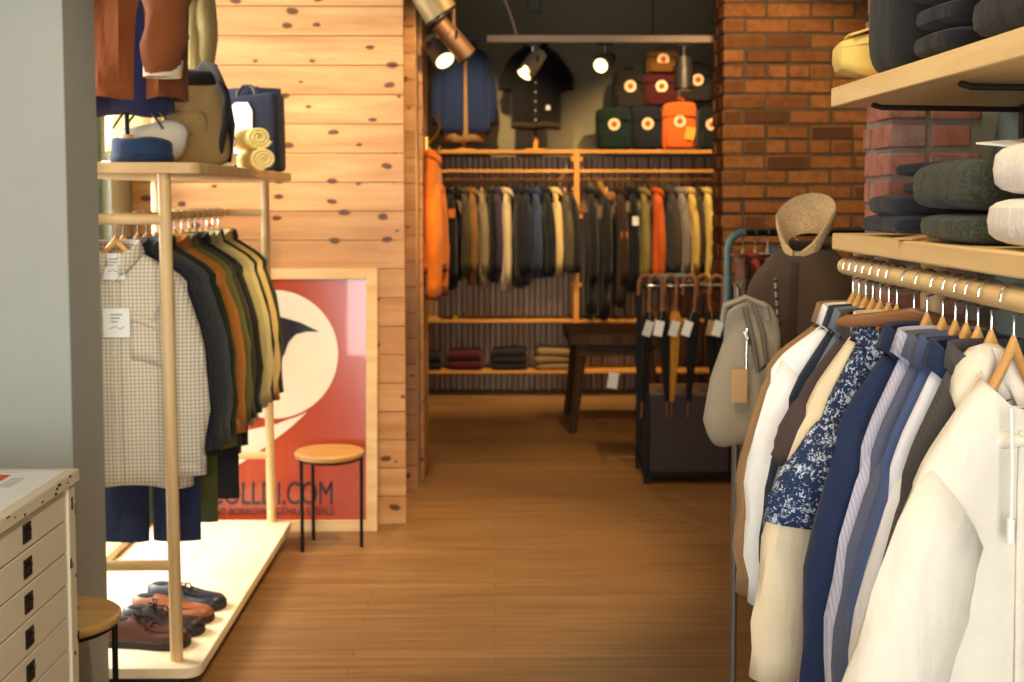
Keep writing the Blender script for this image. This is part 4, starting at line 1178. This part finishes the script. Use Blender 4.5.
for i, (y, lb, ct, mt, kw) in enumerate(near):
    rz = R([11, 9, 8, 10, 7, 8, 9, 8, 6, 8, 6, 8, 9, 9][i])
    k = dict(sw=.168 if i < 8 else .18, hw=.20 if i < 8 else .215, slope=.135 if i < 8 else .12, sleeve=.58, splay=.06, seed=40+i, collar='shirt', fold=.011)
    k.update({9: dict(sw=.175, slope=.13), 8: dict(sw=.155, slope=.15), 10: dict(sw=.155, slope=.15), 11: dict(sw=.165, slope=.14), 12: dict(sw=.195, slope=.085), 13: dict(sw=.195, slope=.085)}.get(i, {}))
    if 1 <= i <= 5: k.update(sw=.145, slope=.155)
    if i == 7: k.update(sw=.152, slope=.155)
    if i == 8: k.update(sw=.165, slope=.13)
    k.update(kw)
    if i: k['splay'] = NEAR_HALF[i] - (k['sw']-.032+k.get('rx', (.075, .05))[1])
    y = NEAR_Y[i]
    G, P = garment(ct, lb, ct, GN, (RXn, y, RZn-.112), rz, mt, **k)
    hang(hlabel(lb, 'on the near rail'), HN, (RXn, y, RZn), rz, width=.13 if i < 8 else .14, drop=.205 if i < 8 else .185)
    if i == 0:
        # welt pocket, snap, zip fly and drawcords of the hooded jacket
        rows = [[P(lerp(-.62, -.42, q)+d, lerp(.74, .56, q), -1, .006) for q in (0, .25, .5, .75, 1)] for d in (-.035, .035)]
        MB().rings(rows, False, False, closed=False).build('pocket_welt', mt, G, solid=.004)
        p = P(-.52, .655, -1, .012)
        MB().cyl(p, p+Vector((0, -.004, 0)), .008, n=16).build('snap', plain('snap_rose', (206, 170, 156), .3, .8), G)
        rows = [[P(u, lerp(.09, 1, q/12), -1, .005) for u in (-.10, 0, .10)] for q in range(13)]
        MB().rings(rows, False, False, closed=False).build('storm_flap', mt, G, solid=.005)
        for sx in (-.05, .04):
            MB().tube([(sx, -.075, -.04), (sx*1.05, -.085, -.12), (sx*1.0, -.082, -.22)], .003, 8).cyl((sx, -.082, -.20), (sx, -.082, -.235), .006, n=10).build('drawcord', WHITE, G)
T = hang('brown wooden hanger turned across the near rail, carrying nothing', HN, (RXn, 2.315, RZn), R(-38), mat=HANGD, width=.15, drop=.02)

# shelf goods: folded stacks
KN = (24, 26, 32)
fs = 'folded clothes on the rack shelf'
for i, (lb, c, kind, c2, x, y, z, d, rz, ly) in enumerate((
    ('black folded jumper at the bottom of the far stack on the rack shelf', (36, 38, 48), 'plain', None, .925, 2.53, 1.525, (.31, .25, .04), 2, 1),
    ('black folded jumper in the middle of the far stack on the rack shelf', (34, 36, 46), 'plain', None, .93, 2.53, 1.562, (.30, .24, .046), -2, 1),
    ('black folded jumper on top of the far stack on the rack shelf', (34, 36, 48), 'plain', None, .965, 2.50, 1.610, (.27, .23, .056), 5, 2),
    ('dark green folded jumper, lower of two on the rack shelf', (50, 54, 42), 'wool', (74, 78, 64), .935, 2.165, 1.525, (.34, .27, .05), 1, 1),
    ('dark green folded jumper, upper of two on the rack shelf', (48, 52, 42), 'wool', (72, 76, 64), .918, 2.165, 1.573, (.32, .28, .088), -2, 1),
    ('white folded jumper, lower of two on the rack shelf', (238, 230, 226), 'wool', (246, 240, 236), .93, 1.83, 1.525, (.34, .30, .078), 0, 1),
    ('white folded jumper, upper of two on the rack shelf', (240, 232, 228), 'wool', (248, 242, 238), .94, 1.83, 1.601, (.33, .29, .086), -3, 1))):
    folded('folded_jumper', lb, 'jumper', fs, (x, y, z), R(rz), d, fabric(c, kind, c2), ly, seed=60+i)
T = thing('price_card', 'white card lying on the folded green jumpers', 'card', (.90, 2.02, 1.690), R(20))
MB().box((0, 0, 0), (.20, .12, .003), (.10, -.08, 0)).build('card', WHITE, T, smooth=False)
T = thing('kraft_tag', 'brown card tag lying on the rack shelf edge before the green jumpers', 'tag', (.80, 2.335, 1.5215), R(30))
MB().box((0, 0, .004), (.10, .045, .003), (0, -.05, 0)).build('card', KRAFT, T, smooth=False)
MB().tube([(.04, 0, .008), (.07, .01, .02), (.10, .0, .004)], .0015, 6).build('string', KRAFT, T)

us = 'black folded trousers on the wall shelf'
for i in range(5):
    folded('folded_trousers', ['black folded trousers at the bottom of the wall shelf stack', 'black folded trousers second from the bottom of the wall shelf stack', 'black folded trousers third up the wall shelf stack', 'black folded trousers fourth up the wall shelf stack', 'black folded trousers on top of the wall shelf stack'][i],
           'trousers', us, (.93+.006*(i % 2), 2.235, 1.850+i*.047), R(i % 3-1), (.32, .21, .045), fabric(KN), 1, seed=80+i)
for i in range(4):
    folded('folded_jumper', ['charcoal folded jumper at the bottom of the near wall shelf stack', 'charcoal folded jumper second up the near wall shelf stack', 'charcoal folded jumper third up the near wall shelf stack', 'charcoal folded jumper on top of the near wall shelf stack'][i],
           'jumper', 'charcoal folded jumpers on the wall shelf', (.95, 1.945, 1.851+i*.075), R(2-i), (.34, .28, .073), fabric((32, 32, 36), 'wool', (44, 44, 50)), 1, seed=90+i)
# black bag and yellow bag
T = thing('shoulder_bag', 'black soft bag with metal clips on the wall shelf', 'bag', (.915, 2.50, 1.8435), R(4))
MB().sup((0, 0, .18), (.31, .20, .36), .3, .4, 16, 40, lambda v: Vector((v.x*(1-.25*sm(0, .2, v.z))+.02*v.z, v.y*(1-.3*sm(-.05, .2, v.z)), v.z+.008*math.sin(v.x*20)))).build('body', fabric((34, 36, 40)), T)
MB().tube([(-.13, -.03, .22), (-.165, .0, .26), (-.15, .03, .36), (-.08, .04, .42)], .007, 8, ry=.016).build('strap', LEATHER_B, T)
m = MB()
for z in (.20, .235): m.tube([(-.165, -.02+.012*math.cos(a), z+.014*math.sin(a)) for a in [2*PI*k/12 for k in range(13)]], .003, 6)
m.build('clip', CHROME, T)
T = thing('pouch_bag', 'yellow canvas bag jutting past the end of the wall shelf', 'bag', (.862, 2.715, 1.8435), R(-8))
ye = fabric((226, 194, 106))
rs = []
for x, hy, z0, z1 in ((-.125, .045, .045, .080), (-.118, .060, .030, .088), (-.06, .07, .014, .104), (.02, .078, .0, .128), (.07, .078, .0, .132), (.085, .06, .012, .115)):
    rs.append([Vector((x, p[0], p[1])) for p in rrect(-hy, hy, z0, z1, min(.018, (z1-z0)*.4), 4)])
MB().rings(rs).build('body', ye, T)
MB().rings([[Vector((x, y, z+.008*math.cos(y*20))) for y in (-.07, -.03, 0, .03, .07)] for x, z in ((-.10, .097), (-.05, .112), (0, .126), (.06, .138))], False, False, closed=False).build('flap', ye, T, solid=.004)
MB().tube([(-.12, -.058, .075), (-.06, -.071, .082), (.02, -.079, .096), (.07, -.079, .10)], .002, 6).build('seam', ye, T)

# bust with brown jacket, metal stand with the canvas bag
JX, JY = .885, 3.55
T = bust('tall display bust wearing the brown jacket with a fleece collar', (JX, JY, 0), 1.445, wood_=HANGD)
garment('jacket', 'brown jacket with pale fleece collar on a bust beside the brick nib', 'jacket', None, (JX, JY, 1.475), R(-30), fabric((84, 66, 52)), sw=.165, hw=.18, L=.62, t=.10, slope=.12, nk=.062, ny=.062, sleeve=.5, splay=0, fwd=-.02, rx=(.075, .055), ry=(.07, .05),
        collar='none', seed=71, fold=.012, placket=fabric((70, 54, 44), 'cord'))
G = [o for o in bpy.data.objects if o.get('label', '').startswith('brown jacket with pale fleece')][0]
rr = []; r2 = []
for i in range(21):
    q = i/20; a = lerp(-PI/2+.16, 1.5*PI-.16, q); bk_ = max(0, math.sin(a)); fr = max(0, -math.sin(a))
    h = .042+.016*bk_; out = Vector((math.cos(a), math.sin(a), 0))
    c = Vector((.066*math.cos(a), .066*math.sin(a), .0+.022*bk_-.11*fr**2))
    rr.append([c+out*(.011*math.cos(2*PI*k/12)+.016*math.sin(2*PI*k/12))+Vector((0, 0, 1))*h*(1+math.sin(2*PI*k/12)) for k in range(12)])
MB().rings(rr).build('fleece_collar', fabric((206, 168, 118), 'wool', (232, 200, 150)), G)
MB().tube([(-.05, -.118, -.10), (-.035, -.125, -.25), (-.03, -.128, -.45)], .004, 6, ry=.010).build('stripe_trim', fabric((176, 160, 140), 'hstripe', (60, 50, 44)), G)
T = thing('garment_stand', 'slim grey metal stand holding the canvas bag', 'stand', (.655, 3.36, 0))
MB().lathe([(.001, 0), (.13, 0), (.13, .012), (.001, .016)], n=36).build('base', SPOTG, T)
MB().cyl((0, 0, .012), (0, 0, 1.37), .010).build('pole', SPOTG, T)
MB().tube([(0, 0, 1.36), (0, -.03, 1.375), (0, -.075, 1.36), (0, -.085, 1.385)], .007, 8).build('hook', SPOTG, T)
T = thing('canvas_bag', 'grey beige canvas bag hanging from the metal stand', 'bag', (.648, 3.215, .96), R(-12))
cg = fabric((158, 146, 124))
def bag(v):
    w = lerp(1.14, .78, sm(-.12, .18, v.z))
    return Vector((v.x*w-.02*sm(0, .17, v.z)*-1+.010*math.sin(v.z*24), v.y*lerp(1.2, .5, sm(-.1, .18, v.z)), v.z+.012*math.sin(v.x*26+1)))
MB().sup((0, 0, .18), (.175, .13, .365), .32, .55, 18, 40, bag).build('body', cg, T)
MB().tube([(-.055, -.045, .33), (-.05, -.06, .365), (.0, -.05, .385), (.05, -.05, .365), (.055, -.04, .33)], .008, 8, ry=.018).build('rim', cg, T)
MB().tube([(.02, -.055, .37), (.045, -.085, .30), (.055, -.095, .22), (.035, -.095, .20), (.02, -.085, .28), (.0, -.06, .36)], .006, 8).build('strap', plain('strap_grey', (96, 90, 78), .6), T)
m = MB().tube([(.0, -.085, .30), (.008, -.10, .285), (.016, -.085, .27)], .005, 8); m.cyl((0.005, -.08, .31), (.005, -.09, .20), .004)
m.build('clip', CHROME, T)
MB().box((-.012, -.098, .165), (.04, .002, .085)).build('price_tag', KRAFT, T, smooth=False)

# small rail against the brick
T = thing('clothes_rail', 'teal metal clothes rail standing in front of the brick pier', 'clothes rail', (0, 0, 0))
CX0, CX1, CY, CZ = .945, 1.75, 5.05, 1.46
lo = .70
pts = [(CX1, CY, lo), (CX0+.08, CY, lo), (CX0+.02, CY, lo+.02), (CX0, CY, lo+.08), (CX0, CY, CZ-.07)]+[(CX0+.07-.07*math.cos(a), CY, CZ-.07+.07*math.sin(a)) for a in [PI/2*k/6 for k in range(1, 7)]]
MB().tube(pts, .016, 12).build('bent_frame', TEAL, T)
MB().cyl((CX0+.05, CY, CZ-.005), (CX1, CY, CZ-.005), .012).build('hanging_rail', BLACK, T)
MB().tube([(CX1, CY, .02), (CX1, CY, CZ)], .016, 12).build('upright', TEAL, T)
MB().tube([(CX1, CY-.25, .018), (CX1, CY+.25, .018)], .016, 12).build('foot', TEAL, T)
GS, HS = 'clothes on the small teal rail', 'hangers on the small teal rail'
for i, (x, lb, c, kind, c2) in enumerate(((1.005, 'brown jumper first on the small teal rail', (110, 66, 44), 'plain', None), (1.055, 'rust red jumper on the small teal rail', (168, 62, 34), 'plain', None),
                              (1.105, 'navy red and white striped jumper on the teal rail', (44, 42, 54), 'hstripe', (190, 150, 130)), (1.165, 'teal blue shirt on the small teal rail', (60, 82, 92), 'plain', None),
                              (1.225, 'dark brown shirt deepest on the small teal rail', (62, 44, 34), 'plain', None))):
    garment('jumper' if i < 3 else 'shirt', lb, 'jumper' if i < 3 else 'shirt', GS, (x, CY, CZ-.095), R(90+4*i-8), fabric(c, kind, c2), sw=.17, hw=.185, L=.6, t=.022, slope=.06, sleeve=.5, splay=.02, rx=(.055, .042), ry=(.034, .028), det=0, seed=200+i, collar='crew' if i < 3 else 'shirt', fold=.006)
    hang(hlabel(lb, 'on the teal rail'), HS, (x, CY, CZ-.005), R(90+4*i-8), width=.13, drop=.11)

# ------------------------------------------------------------------ lamps of the shop and added fill spots
spot('lamp_black_bust', (.20, 7.93, 2.42), (-.3, 7.6, 1.2), 60, TUNG, 80)
spot('lamp_back_wall', (.62, 7.85, 2.44), (.3, 7.2, 1.6), 40, TUNG, 90)
spot('lamp_aisle', (-.24, 6.8, 2.3), (.2, 6.2, 0), 60, TUNG, 80)
for nm, lo, ta, p, an in (('lamp_shelf_left', (-.1, 8.6, 3.3), (-.2, 10.2, 1.2), 330, 66), ('lamp_shelf_right', (1.3, 8.6, 3.3), (1.35, 10.2, 1.3), 330, 66),
                      ('lamp_brick', (1.2, 5.8, 3.3), (1.5, 7.4, 1.8), 190, 64), ('lamp_pine', (-.5, 4.6, 3.3), (-.45, 6.0, 1.0), 110, 60),
                      ('lamp_aisle_mid', (.2, 5.0, 3.3), (-.45, 5.3, 0), 300, 52), ('lamp_return', (.3, 5.5, 3.3), (-.42, 6.9, 1.9), 200, 34),
                      ('lamp_near_rail', (.1, 2.2, 3.3), (.8, 2.4, 1.5), 60, 70)):
    spot(nm, lo, ta, p, TUNG, an)
spot('fill_chest_pier', (.5, 1.2, 3.3), (-1.2, 3.1, .8), 170, (1, .86, .66), 62)  # added fill without a fixture, brightens the plan chest and the pier side
spot('fill_shelf_edge', (-.5, 1.7, 3.3), (.9, 2.2, 1.6), 85, (1, .80, .52), 60)  # added fill from the aisle side, lifts the front edges of the right shelves
